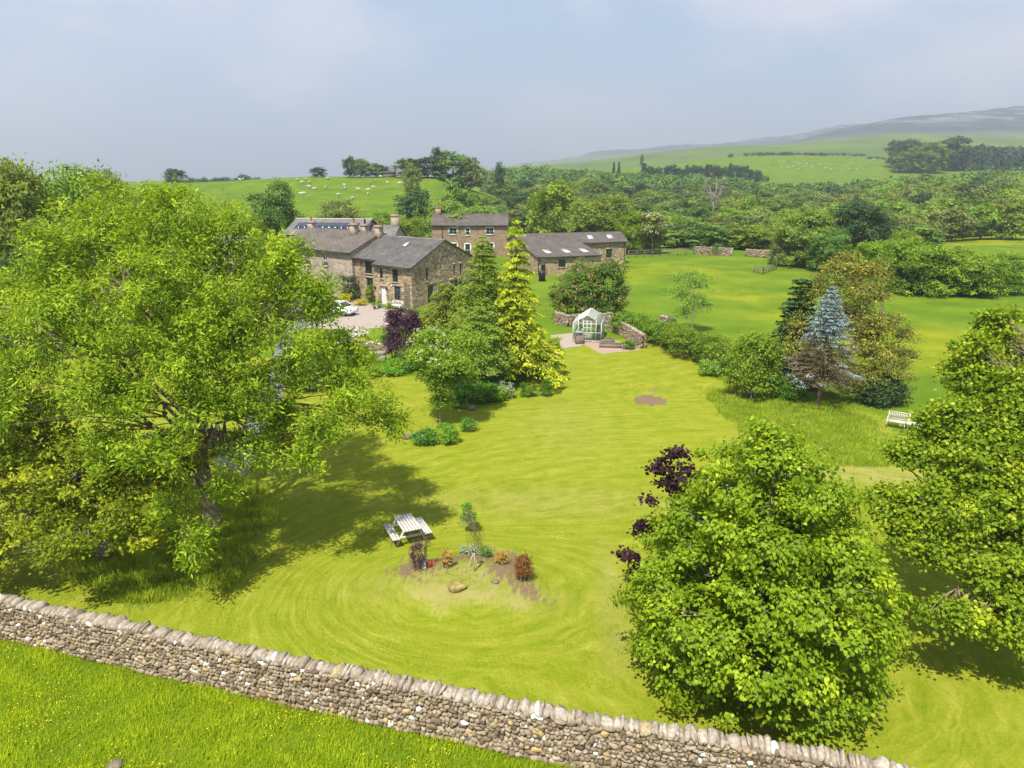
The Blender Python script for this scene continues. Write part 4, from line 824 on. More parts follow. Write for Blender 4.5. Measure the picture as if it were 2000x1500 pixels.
near_tree('yellowing_pine', 'wide yellowing olive pine spreading behind the blue spruce', pb,
          [(1635, 545, 42, 36, 51), (1600, 585, 40, 36, 51), (1690, 585, 48, 40, 50), (1720, 640, 48, 36, 48.5), (1690, 690, 60, 36, 48), (1735, 715, 42, 28, 47), (1660, 640, 60, 50, 50), (1560, 690, 36, 26, 48), (1680, 745, 70, 26, 47), (1765, 660, 26, 16, 48), (1555, 640, 26, 30, 50), (1755, 700, 34, 26, 47.5), (1745, 745, 44, 22, 46.5), (1700, 540, 40, 34, 51), (1655, 515, 26, 22, 51.5)],
          8, M['olivepine'], 36, 560, 60, .22, 'lance', .28, .2, 'barkred', shell=.4, rnd=1.0, tb=(.42, .2, .17), twigs=.5)
cb = (xat(1545, 700, 51), 51)
conifer('dark_cedar', 'dark green conifer tucked behind the left side of the blue spruce', cb[0] + .2, cb[1], zat(535, 51), 2.2, M['cedar'], 38, base=.3, nwh=22, nbr=10, ls=.26, droop=.2, dens=46, spread=.3, taper=.5)

# shrubs and hedges
def S_(u, v): return at(u, v)
def sh(name, label, cat, u, v, w, vtop, mat, seed, n=5, ncl=110, per=26, ls=.14, cs=.16, **k):
    x, y = at(u, v); dep = y * cP + CAMZ * sP; r = w / 2 * dep / FPX; h = zat(vtop, y + r * .3); rs = np.random.RandomState(seed)
    h = max(h, .15); y += r * .7
    bl = [(0, 0, h * .5, r * .75, r * .6, h * .5)] + [(math.cos(a) * r * .5, math.sin(a) * r * .4, h * .25, r * .42, r * .38, h * .25) for a in (3.5, 4.7, 5.9)]
    for i in range(n):
        a = i * 2.4 + rs.uniform(-.3, .3); q = rs.uniform(.35, .5); bl.append((math.cos(a) * r * (1 - q) * .9, math.sin(a) * r * .6 * (1 - q), h * rs.uniform(.35, .75), r * q, r * q * .9, h * rs.uniform(.3, .42)))
    return shrub(name, label, cat, x, y, bl, mat, seed, ncl, per, ls, csig=cs, **k)
sh('purple_smoke_bush', 'tall dark purple leaved tree beside the forecourt', 'tree', 785, 712, 88, 602, M['purple'], 41, 8, 420, 40, .15, .2)
sh('brown_conifer', 'small bronze green conifer between the purple tree and the larches', 'shrub', 822, 702, 46, 622, M['olivepine'], 42, 4, 120, 36, .14, .16)
sh('pink_chestnut', 'broad round tree dotted with faded pink blossom in front of the long barn', 'tree', 1156, 634, 172, 528, M['chestnut'], 43, 11, 760, 46, .24, .30, extra=('blossom', M['pinkbloom'], 300, 8, .17))
sh('feathery_shrub', 'soft grey green shrub rising behind the pink blossomed tree near the barn wall', 'shrub', 1135, 602, 90, 508, M['wood_olive'], 44, 4, 130, 34, .2, .26)
sh('round_bush', 'small clipped round bush alone on the lawn at the conifer bed tip', 'shrub', 1067, 776, 28, 742, M['herb'], 45, 3, 90, 26, .09, .09)
sh('laurel_bush', 'dark green mounded bush under the golden conifer', 'shrub', 1070, 742, 52, 697, M['herb'], 46, 4, 140, 30, .13, .14)
sh('fern_clump', 'low green border planting beneath the larches', 'plant', 935, 792, 86, 752, M['herb'], 47, 6, 150, 28, .13, .13)
sh('silver_shrub', 'pale silver variegated shrub at the front of the conifer bed', 'shrub', 990, 782, 34, 748, M['silver'], 48, 3, 70, 26, .1, .1)
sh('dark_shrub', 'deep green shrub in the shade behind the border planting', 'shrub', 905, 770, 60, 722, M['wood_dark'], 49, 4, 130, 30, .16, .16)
sh('bare_bank_shrub', 'brown leafless undergrowth below the larches', 'shrub', 1010, 745, 70, 705, M['deadneedle'], 50, 3, 110, 22, .12, .16)
sh('gunnera_plant', 'large-leaved gunnera on its own small soil bed', 'plant', 897, 800, 38, 764, M['herb'], 51, 3, 22, 7, .55, .16, outw=.2)
sh('herb_mound', 'leafy green mound with white flowers in the lobe of the lawn bed', 'plant', 825, 874, 64, 846, M['herb'], 52, 4, 120, 28, .10, .11, extra=('blossom', M['daisy'], 26, 5, .06))
sh('herb_mound', 'bright green mounded perennial beside the white-flowered clump', 'plant', 872, 872, 52, 832, M['elder'], 53, 4, 110, 28, .11, .11)
sh('herb_mound', 'thin green perennial at the tapering end of the lawn bed', 'plant', 915, 846, 42, 822, M['herb'], 54, 3, 60, 20, .1, .1)
sh('hosta_clump', 'low bright green clump below the purple tree', 'plant', 765, 738, 64, 706, M['elder'], 55, 4, 110, 26, .13, .12)
sh('garden_shrub', 'green shrub below the terrace seat, half behind ash twigs', 'shrub', 700, 745, 80, 690, M['wood_vivid'], 56, 5, 170, 30, .14, .18)
sh('garden_shrub', 'loose green shrub left of the terrace, seen through ash foliage', 'shrub', 620, 725, 80, 660, M['elder'], 57, 5, 170, 30, .14, .18)
sh('yellow_shrub', 'bright yellow shrub beside the white gravel patch', 'shrub', 708, 676, 38, 655, M['yellowshrub'], 58, 3, 70, 26, .11, .12)
sh('yellow_shrub', 'golden dome shrub below the farmhouse wall', 'shrub', 671, 592, 26, 574, M['yellowshrub'], 59, 3, 60, 24, .16, .16)
sh('yellow_shrub', 'orange yellow azalea under the ash by the drive', 'shrub', 545, 885, 80, 830, M['yellowshrub'], 60, 5, 130, 26, .12, .16)
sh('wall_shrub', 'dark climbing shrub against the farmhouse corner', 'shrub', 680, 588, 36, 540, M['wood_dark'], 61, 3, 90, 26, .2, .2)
sh('wall_climber', 'green climber beside the tall window of the barn house', 'shrub', 722, 592, 18, 556, M['wood_vivid'], 62, 2, 45, 22, .18, .16)
sh('border_plant', 'yellow green border plants along the barn house front', 'plant', 702, 598, 30, 585, M['yellowshrub'], 63, 3, 50, 20, .14, .14)
sh('garden_bush', 'large fresh green bush with small pale flowers left of the blue spruce', 'shrub', 1478, 790, 118, 655, M['wood_vivid'], 64, 8, 420, 36, .17, .24, extra=('blossom', M['cream'], 20, 5, .1))
sh('daisy_clump', 'bright leafy clump with white daisies in front of the garden hedge', 'plant', 1392, 738, 56, 708, M['elder'], 65, 4, 110, 26, .13, .13, extra=('blossom', M['daisy'], 30, 5, .08))
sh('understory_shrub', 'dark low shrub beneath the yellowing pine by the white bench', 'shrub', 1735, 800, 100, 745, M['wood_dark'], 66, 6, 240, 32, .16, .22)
sh('understory_shrub', 'shaded green bush between the blue spruce trunk and the fresh green bush', 'shrub', 1548, 790, 70, 735, M['herb'], 67, 5, 150, 30, .15, .2)
sh('bed_plant', 'green herb clump at the corner of the greenhouse gravel', 'plant', 1228, 684, 30, 668, M['herb'], 68, 3, 60, 26, .11, .1)
sh('ivy_bush', 'small bush growing over the left field wall fragment', 'shrub', 1401, 499, 26, 477, M['wood_mid'], 69, 3, 60, 20, .3, .28)
def hedge(label, path, h, w, mat, seed, ncl, ls=.15, cs=.18, per=28, name='hedge'):
    x0, y0 = path[0]; bl = []; rs = np.random.RandomState(seed)
    for (xa, ya), (xb_, yb_) in zip(path[:-1], path[1:]):
        L = math.hypot(xb_ - xa, yb_ - ya); k = max(1, int(L / (w * .6)))
        for i in range(k + 1):
            t = i / k; hh = h * rs.uniform(.85, 1.12); bl.append((xa + (xb_ - xa) * t - x0 + rs.normal(0, .12), ya + (yb_ - ya) * t - y0 + rs.normal(0, .12), hh * .48 + gz(xa + (xb_ - xa) * t, ya + (yb_ - ya) * t) - gz(x0, y0), w * .62, w * .62, hh * .52))
    return shrub(name, label, 'hedge', x0, y0, bl, mat, seed, ncl, per, ls, csig=cs, shell=.6)
hedge('clipped green hedge behind the greenhouse wall', [at(1212, 650), at(1250, 658), at(1286, 674)], 2.3, 2.0, M['hedge'], 71, 460)
hedge('long green hedge bounding the lawn from the buttercup pasture', [at(1300, 672), at(1345, 700), at(1390, 712), at(1440, 735)], 2.3, 2.5, M['hedge'], 72, 900)
hedge('shaggy hedge of tall shrubs beneath the slim birch', [at(1310, 668), at(1370, 690)], 1.6, 1.6, M['wood_mid'], 73, 200)

sh('border_shrub', 'mid green rounded shrub between the purple tree and the elder', 'shrub', 800, 728, 60, 680, M['wood_mid'], 171, 5, 150, 30, .14, .16)
sh('border_shrub', 'deep green broad-leaved shrub at the elder foot, left of the gunnera', 'shrub', 865, 770, 60, 725, M['herb'], 172, 5, 140, 28, .14, .15)
sh('border_plant', 'light green spreading plant right of the gunnera bed', 'plant', 968, 787, 50, 760, M['elder'], 173, 5, 120, 26, .11, .12)
sh('border_plant', 'small green tuft at the right tip of the conifer bed', 'plant', 1032, 777, 38, 752, M['herb'], 174, 3, 70, 24, .11, .1)
sh('border_plant', 'low greenery on the terrace bank below the forecourt', 'plant', 760, 676, 60, 655, M['herb'], 175, 4, 110, 26, .14, .14)
sh('border_plant', 'flowering greenery left of the white gravel patch', 'plant', 655, 672, 50, 645, M['wood_vivid'], 176, 4, 110, 26, .14, .14, extra=('blossom', M['daisy'], 16, 5, .08))
sh('terrace_shrub', 'dull green shrub beneath the gable end of the barn house', 'shrub', 850, 652, 60, 612, M['wood_olive'], 177, 5, 150, 28, .17, .18)
sh('terrace_shrub', 'leafy shrub at the greenhouse path, under the golden conifer skirts', 'shrub', 1078, 690, 36, 660, M['golden'], 178, 3, 90, 26, .14, .15)
sh('drive_shrub', 'green shrub bordering the drive behind the ash', 'shrub', 590, 770, 90, 715, M['wood_mid'], 179, 5, 180, 30, .16, .2)

# island bed plants
sh('purple_barberry', 'spiky dark purple shrub beside the picnic table', 'shrub', 818, 1134, 46, 1070, M['purple'], 81, 4, 110, 22, .055, .07)
sh('orange_grass', 'small orange shrub next to the red ornament', 'plant', 874, 1130, 24, 1098, M['orangeshrub'], 82, 3, 60, 22, .055, .05)
sh('orange_shrub', 'orange leaved shrub in the middle of the mulched arc', 'plant', 978, 1118, 26, 1094, M['orangeshrub'], 83, 3, 70, 22, .055, .06)
sh('rust_shrub', 'rust coloured pointed shrub at the end of the mulched arc', 'shrub', 1022, 1152, 36, 1098, M['rust'], 84, 4, 120, 26, .055, .07)
sh('lavender_clump', 'thin grey green clump behind the staked sapling', 'plant', 915, 1092, 50, 1075, M['silver'], 85, 3, 40, 18, .07, .08)
sh('grass_clump', 'wispy green clump right of the staked sapling', 'plant', 948, 1100, 30, 1078, M['herb'], 86, 3, 30, 16, .07, .07)
stb = at(926, 1118, .35)
near_tree('staked_sapling', 'thin young tree tied to a wooden stake on the grass mound', stb,
          [(912, 1010, 6, 12, 28.0), (918, 1030, 10, 12, 27.8), (925, 1045, 9, 14, 27.7), (908, 1030, 7, 8, 27.8), (921, 1062, 6, 8, 27.6), (930, 1075, 6, 8, 27.7)], 2.9, M['wood_vivid'], 87, 190, 20, .095, 'diamond', .085, .018, shell=.2, twigs=.8, split=.35)
m = MB(); m.tube([(.02, -.05, -.1), (.02, -.05, .95)], .018, 6); m.tube([(-.36, -.16, -.05), (.0, -.05, .8)], .013, 6); m.obj('stake', M['whitewood'], bpy.data.objects['staked_sapling'])
m = MB(); m.tube([(.0, -.07, .85), (.04, .03, .87)], .04, 6); m.obj('tree_tie', M['black'], bpy.data.objects['staked_sapling'])

# ------------------------------------------------------------------ woodland and distant trees
def proto(kind, mat, seed, conic=False, n=240, per=22, ls=.62):
    root = empty(kind, (0, 0, -500)); rs = np.random.RandomState(seed)
    if conic: bl = [(0, 0, z, r, r, 1.3) for z, r in ((1.5, 2.3), (3, 2.1), (4.5, 1.8), (6, 1.4), (7.4, 1.0), (8.7, .6))]
    else: bl = blobs_auto(10, 5, .1, rs, 11) + [(math.cos(a) * 2.6, math.sin(a) * 2.6, 1.7, 2.1, 2.1, 1.7) for a in (0, 1.26, 2.5, 3.8, 5.0)]
    o, P, I = crown('crown', bl, n, per, ls, 'diamond', mat, seed, .50 if ls > .5 else .42, parent=root, outw=.9, upw=.6, rnd=.55, shell=.62, tb=(.46, .2, .15))
    limbs(bl, P, I, 9.5, .22, rs, twigs=.08, mat=M['bark'], parent=root, sides=5); root['_used'] = 0; return root
PR = {}
for k, mt in (('mid', 'wood_mid'), ('dark', 'wood_dark'), ('light', 'wood_light'), ('olive', 'wood_olive'), ('vivid', 'wood_vivid')):
    PR[k] = [proto('broadleaf_tree', M[mt], 100 + i * 7 + len(k)) for i in range(2)]
PF = {}
for k, mt in (('mid', 'wood_mid'), ('dark', 'wood_dark'), ('light', 'wood_light'), ('olive', 'wood_olive'), ('vivid', 'wood_vivid')):
    PF[k] = [proto('broadleaf_tree', M[mt], 200 + i * 7 + len(k), n=620, per=34, ls=.33) for i in range(2)]
PR['pine'] = [proto('pine_tree', M['pine_far'], 151, True), proto('pine_tree', M['pine_far'], 152)]
rw = random.Random(4)
def wt(u, y, vtop, wpx, kind, label, group=None, v=0, hmin=2.5, dz=-.3):
    x = xat(u, 345, y); g = gz(x, y); H = max(hmin, zat(vtop, y) - g); r = wpx / 2 / FPX * y * 1.02
    p = (PF if y < 150 and kind in PF else PR)[kind][rw.randrange(2) if v is None else v % 2]
    sc = (r / 5, r / 5 * rw.uniform(.9, 1.1), H / 10.3); rz = rw.uniform(0, 6.28)
    if p['_used']: o = copy_tree(p, (x, y, g + dz), rz, sc)
    else: o = p; o.location = (x, y, g + dz); o.rotation_euler = (0, 0, rz); o.scale = sc; p['_used'] = 1
    o['label'] = label; o['category'] = 'tree'
    if group: o['group'] = group
    elif 'group' in o: del o['group']
    return o
# singled-out trees
for a in [
    (342, 322, 325, 42, 'dark', 'lone round dark tree on the skyline above the ash crown'),
    (622, 303, 323, 32, 'dark', 'small dark tree alone on the hill crest left of the ivy-clad pair'),
    (683, 300, 300, 24, 'dark', 'narrow ivy-clad tree on the hilltop skyline'),
    (704, 302, 305, 38, 'mid', 'open-crowned tree just right of the narrow ivy-clad one'),
    (735, 303, 316, 50, 'mid', 'rounded tree beside the field shelter on the skyline'),
    (796, 300, 306, 56, 'mid', 'first tree of the hilltop clump, next to the field shelter'),
    (835, 300, 300, 70, 'dark', 'dark dense tree in the hilltop clump'),
    (858, 306, 281, 34, 'dark', 'tallest pointed tree of the hilltop clump'),
    (885, 298, 290, 74, 'mid', 'large leafy tree at the centre of the hilltop clump'),
    (918, 300, 304, 60, 'olive', 'last sloping tree at the end of the hilltop clump'),
    (976, 330, 309, 22, 'dark', 'small dark tree poking above the wooded skyline'),
    (530, 128, 343, 112, 'mid', 'tall leafy tree at the hill foot behind the farmhouse'),
    (655, 122, 380, 118, 'olive', 'scrubby tree on the slope just above the solar-panelled roof'),
    (735, 126, 404, 80, 'light', 'low pale tree between the solar roof and the cottage'),
    (808, 175, 360, 78, 'dark', 'dark spreading tree at the edge of the sheep field'),
    (805, 240, 316, 40, 'olive', 'thin half-bare tree in front of the hilltop clump'),
    (895, 150, 348, 86, 'mid', 'deep green tree rising behind the stone cottage chimney'),
    (880, 144, 384, 130, 'light', 'wide pale willow directly behind the stone cottage'),
    (795, 132, 412, 70, 'vivid', 'green tree left of the cottage chimney'),
    (1080, 165, 345, 112, 'vivid', 'big domed sycamore behind the golden conifer tip'),
    (1185, 146, 374, 148, 'light', 'very broad round tree behind the long barn'),
    (1238, 140, 405, 66, 'vivid', 'smaller tree overlapping the broad round one above the barn end'),
    (1278, 141, 432, 44, 'olive', 'grey bushy tree at the barn corner next to the rail fence'),
    (1128, 150, 434, 26, 'mid', 'little bushy tree on the yellow field behind the barn roof'),
    (1590, 121, 398, 130, 'light', 'tall olive green tree at the pasture edge left of the dark one'),
    (1692, 120, 378, 128, 'dark', 'tall dark green tree standing behind the bright shrub bank'),
    (1640, 114, 440, 90, 'mid', 'middle height tree between the olive and dark ones'),
    (1550, 122, 452, 60, 'olive', 'low tree at the end of the field wall fragment'),
    (100, 72, 286, 210, 'light', 'large airy tree standing high on the far edge behind the ash'),
    (10, 66, 290, 190, 'light', 'tall airy tree cut by the photo edge behind the ash'),
    (215, 92, 303, 100, 'light', 'open windswept tree on the skyline between airy tree and lone round tree'),
    (150, 84, 300, 130, 'light', 'mid green tree filling behind the ash between two airy trees'),
    (45, 60, 415, 150, 'dark', 'dark bushy tree low behind the ash at the photo edge'),
    (280, 100, 350, 110, 'mid', 'tree just showing over the ash crown left of the lone round tree'),
]: wt(*a, v=rw.randrange(2))
for i_, a in enumerate([(1745, 94, 450, 110, 'vivid'), (1830, 92, 462, 130, 'vivid'), (1925, 91, 478, 120, 'vivid'), (1990, 93, 486, 110, 'vivid'), (1790, 98, 440, 90, 'vivid'), (1880, 97, 470, 100, 'vivid')]):
    wt(*a, ['bright green rounded tree at the end of the bank nearest the yellowing pine', 'front bright green tree second along the bank from the yellowing pine', 'front bright green tree third along the bank from the yellowing pine', 'last bright green tree of the bank at the photo edge', 'tallest tree of the bright bank, behind its first two', 'rear tree of the bright bank, further from the pine than the tallest'][i_], 'trees of the bright bank', v=rw.randrange(2))
cbx = xat(1268, 440, 143)
# cream flowering tree
tree('hawthorn_tree', 'tree covered in cream blossom behind the barn end', 'tree', cbx, 139, zat(408, 139), 2.9, M['wood_light'], 91, ncl=90, per=22, ls=.5, csig=.5)
crown('blossom', blobs_auto(zat(408, 139), 3.0, 1.2, np.random.RandomState(168), 9), 120, 12, .35, 'round', M['cream'], 92, .35, parent=bpy.data.objects['hawthorn_tree'], shell=.95)
# dead trees
def deadtree(u, y, vtop, w, label, seed):
    x = xat(u, 360, y); g = gz(x, y); H = zat(vtop, y) - g; rs = np.random.RandomState(seed); root = empty('dead_tree', (x, y, g), 0, label, 'tree'); r = w / 2 / FPX * y
    segs = [(curve((0, 0, -.2), (0, 0, H * .6), rs, 5), np.linspace(.35, .2, 5))]
    for k in range(16):
        a = rs.uniform(0, 6.28); e = np.array([math.cos(a) * r * rs.uniform(.5, 1), math.sin(a) * r, H * rs.uniform(.65, 1)]); c_ = curve((0, 0, H * rs.uniform(.3, .6)), e, rs, 6, wob=.1); segs.append((c_, np.linspace(.16, .05, 6)))
        for j in range(4): s_ = c_[rs.randint(2, 6)]; segs.append((curve(s_, s_ + unit(rs, 1)[0] * r * .45 + [0, 0, .5], rs, 4, wob=.1), np.linspace(.07, .03, 4)))
    v, f = tubes(segs, 5); link('trunk', quadmesh('trunk', v, f, M['barkdead'], smooth=True), root)
deadtree(1396, 235, 338, 50, 'bare pale dead tree rising out of the wood', 7)
# wood behind the pasture, row by row
def profile(u, y):                      # height of the canopy line row by row
    near = np.interp(u, [820, 1000, 1240, 1330, 1420, 1560, 1760, 1900, 2000], [400, 440, 442, 425, 432, 430, 425, 405, 400])
    far = np.interp(u, [820, 950, 1050, 1250, 1420, 1500, 1560, 1700, 1800, 2000], [335, 328, 325, 338, 345, 352, 350, 341, 331, 322])
    t = min(1, max(0, (math.log(y) - math.log(150)) / (math.log(560) - math.log(150)))); return near * (1 - t) ** 1.5 + far * (1 - (1 - t) ** 1.5)
ZL = {0: 'of the wood behind the cottage and barn', 1: 'of the wood between barn and dead tree', 2: 'of the wood beyond the field walls', 3: 'of the wood above the bright shrub bank'}
LBL = {'mid': 'mid green leafy tree', 'dark': 'dark green tree', 'light': 'pale yellow green tree', 'olive': 'dull olive green tree', 'vivid': 'fresh bright green tree', 'pine': 'dark pine'}
nw = 0
RWL = lambda y: 'at the near edge ' if y < 180 else 'midway in ' if y < 270 else 'far back '
for y in [150, 163, 178, 195, 215, 238, 265, 296, 332, 375]:
    px = 1387 / y; step = 8.6 * px * (1 + (y - 150) / 520); u = 850 + rw.uniform(0, step)
    while u < 2060:
        uu = u + rw.uniform(-.3, .3) * step; yy = y * rw.uniform(.97, 1.03); u += step * rw.uniform(.8, 1.2)
        if y < 190 and uu < 1150: continue
        if y < 160 and (uu < 1290): continue
        if yy < 172 and uu > 1880: continue
        if uu < 960 and y > 240: continue
        vt = profile(uu, yy) + rw.gauss(0, .9) * px * .9
        if 1215 < uu < 1960 and y < 200: vt += 6
        z_ = 0 if uu < 1130 else 1 if uu < 1390 else 2 if uu < 1660 else 3
        k = rw.choices(['mid', 'dark', 'light', 'olive', 'vivid'], [5, 2.2, 2.6, 3, 1.2] if z_ > 1 else [5, 3, 1.2, 1.6, .8])[0]
        wt(uu, yy, vt, step * rw.uniform(1.0, 1.35), k, LBL[k] + ' ' + RWL(y) + ZL[z_], LBL[k] + 's ' + RWL(y) + ZL[z_], v=rw.randrange(2)); nw += 1
for i, u in enumerate(np.linspace(1256, 1480, 17)):
    wt(u + rw.uniform(-4, 4), 560 + rw.uniform(-8, 8), 320 + rw.uniform(-4, 5) + (8 if u > 1465 else 0), rw.uniform(22, 30), 'pine', 'dark pine in the straight row above the wood, below the far sheep field', 'pines in the row below the far sheep field', v=1 if i % 3 else 0)
for u in (1198, 1208): wt(u, 520, 314, 14, 'pine', 'narrow dark pine of the pair above the wood left of the pine row', 'pair of dark pines left of the pine row', v=0)
for u, vt, w, k in ((1745, 268, 40, 'dark'), (1775, 266, 56, 'dark'), (1815, 272, 56, 'mid'), (1850, 260, 70, 'dark'), (1800, 290, 60, 'light'), (1790, 280, 50, 'mid'), (1760, 290, 40, 'mid')):
    wt(u, 690 if k == 'dark' else 660, vt, w, k, LBL[k] + ' in the tall clump right of the far sheep field', LBL[k] + 's of the clump right of the far sheep field', v=0)
# distant wood: too many to count
def masswood(name, label, spots, mat, seed):
    rs = np.random.RandomState(seed); C, N, ti, sz = [], [], [], []
    for x, y, H, r in spots:
        n = 260; d = unit(rs, n); d[:, 2] = np.abs(d[:, 2]); p = d * np.array([r, r, H * .5]) * (rs.uniform(.75, 1.05, (n, 1)) + .13 * np.sin(d[:, :1] * 5 + x) * np.cos(d[:, 1:2] * 6 + y)) + np.array([x, y, gz(x, y) + H * .5]); q = d.copy(); q[:, 2] *= -1
        C.append(p); N.append(d + rs.normal(0, .4, (n, 3))); ti.append(rs.normal(.45, .18) + rs.normal(0, .14, n)); sz.append(r * rs.uniform(.14, .30, n))
        n2 = 60; a = rs.uniform(0, 6.28, n2); p = np.stack([x + np.cos(a) * r, y + np.sin(a) * r, gz(x, y) + rs.uniform(0, H * .5, n2)], 1); C.append(p); N.append(np.stack([np.cos(a), np.sin(a), a * 0], 1)); ti.append(rs.normal(.4, .15, n2)); sz.append(r * rs.uniform(.25, .45, n2))
    C, N, ti, sz = map(np.concatenate, (C, N, ti, sz)); link(name, leaves(name, C, N, rs.normal(size=C.shape), sz, 'round', mat, ti), label=label, cat='woodland', kind='stuff')
sp = []
for y in (420, 470, 520, 570):
    for u in np.arange(960, 2060, 1387 / y * 8.5):
        if u > 1480 and y > 430: continue
        sp.append((xat(u, 345, y * rw.uniform(.98, 1.02)), y, max(3, zat(profile(u, y) + rw.gauss(0, 2.5), y) - gz(xat(u, 345, y), y)), 6.5))
masswood('distant_woodland', 'far part of the wood merging into one canopy below the green hills', sp, M['wood_mid'], 1)
sp = []
for y in (700, 740, 790):
    for u in np.arange(1855, 2080, 15):
        sp.append((xat(u + rw.uniform(-5, 5), 300, y), y, zat(286 - (790 - y) * -.08 + rw.gauss(0, 3), y) - gz(xat(u, 300, y), y), 9))
masswood('conifer_plantation', 'hazy dark plantation below the fell on the far slope', sp, M['pine_far'], 2)
sp = [(xat(u, 350, 470), 470 + rw.uniform(-8, 8), max(3, zat(347 + rw.gauss(0, 2) - max(0, u - 440) * .08, 470) - gz(xat(u, 350, 470), 470)), 3.6) for u in np.arange(376, 496, 7)]
masswood('shelter_belt', 'blue green shelter belt showing over the hill crest', sp, M['pine_far'], 3)
# far field hedges with thorn bushes
def farhedge(label, pts, y, seed, h=3.2):
    spx = []
    for (u0, v0), (u1, v1) in zip(pts[:-1], pts[1:]):
        for t in np.linspace(0, 1, int(abs(u1 - u0) / 4) + 1): u = u0 + (u1 - u0) * t; x = xat(u, 300, y); spx.append((x, y + rw.uniform(-1, 1), h * rw.uniform(.7, 1.2), 2.3))
    rs = np.random.RandomState(seed); bl = [(x - spx[0][0], q - spx[0][1], gz(x, q) - gz(spx[0][0], spx[0][1]) + hh * .5, r, r, hh * .5) for x, q, hh, r in spx]
    shrub('field_hedge', label, 'hedge', spx[0][0], spx[0][1], bl, M['wood_dark'], seed, len(bl) * 6, 9, 1.2, csig=.7, stems=False)
farhedge('dark hedge along the top of the far sheep field', [(1455, 306), (1690, 306)], 812, 5)
farhedge('short dark hedge right of the long one on the far field', [(1700, 311), (1762, 316)], 760, 6, 2.6)
for u, w in ((1482, 16), (1500, 18), (1530, 22), (1580, 20), (1600, 16), (1424, 10), (1252, 8)): wt(u, 830, 296 + rw.uniform(-3, 4), w, 'mid', 'small hazy thorn tree on the far field hedge line', 'thorn trees on the far field hedge line', v=0, hmin=5)

# ------------------------------------------------------------------ sheep
def sheep_mesh():
    v, f = ICO; parts = []
    rs = np.random.RandomState(3)
    def ell(c, r, lump=0): q = v / np.linalg.norm(v, axis=1, keepdims=True) * (1 + rs.normal(0, lump, (len(v), 1))); parts.append((q * r + c, f))
    ell((0, 0, .62), (.52, .27, .27), .04); ell((.38, 0, .70), (.22, .2, .2), .04); ell((-.42, 0, .62), (.16, .2, .2), .04)
    ell((.60, 0, .84), (.14, .085, .10)); ell((.72, 0, .78), (.08, .06, .06)); ell((.56, .1, .9), (.03, .07, .025)); ell((.56, -.1, .9), (.03, .07, .025)); ell((-.58, 0, .6), (.05, .04, .12))
    for x, y in ((.3, .13), (.3, -.13), (-.34, .13), (-.34, -.13)): ell((x, y, .38), (.08, .07, .16)); ell((x + .01, y, .17), (.035, .035, .18))
    V_, F_, b = [], [], 0
    for p, q in parts: V_.append(p); F_.append(q + b); b += len(p)
    return quadmesh('sheep', np.concatenate(V_), np.concatenate(F_), M['fleece'], smooth=True)
M['fleece'] = plain('fleece', (.66, .60, .50), .95, .12, 9)
SH = sheep_mesh()
def hit(u, v):
    d = ray(u, v); lo = 60
    for y in np.arange(100, 1400, .5):
        if CAMZ + d[2] / d[1] * y <= gz(d[0] / d[1] * y, y): return d[0] / d[1] * y, y
    return None
def put_sheep(u, v, label, group, s=1.0):
    h = hit(u, v)
    if h is None: return
    o = link('sheep', SH, label=label, cat='sheep', group=group, loc=(h[0], h[1], gz(*h) - .02)); o.rotation_euler = (0, 0, rw.uniform(0, 6.28)); o.scale = (s, s, s)
for u, v in [(469, 354), (475, 353), (580, 354), (590, 359), (597, 354), (604, 359), (588, 382), (594, 381), (604, 368), (614, 372), (636, 369), (661, 384), (673, 365), (674, 371), (682, 347), (700, 373), (719, 374), (719, 382), (723, 361), (744, 348), (757, 360), (780, 361), (786, 362), (688, 391), (560, 366), (640, 352), (730, 369)]:
    put_sheep(u, v, 'white sheep grazing on the near hill below the hilltop trees', 'sheep on the near hill', 1.25)
for i in range(34):
    u, v = (rw.uniform(1525, 1700), rw.uniform(316, 334)) if i < 22 else (rw.uniform(1700, 1775), rw.uniform(306, 322))
    put_sheep(u, v, 'tiny pale sheep on the far field below the dark hedge', 'sheep on the far field', 1.5)

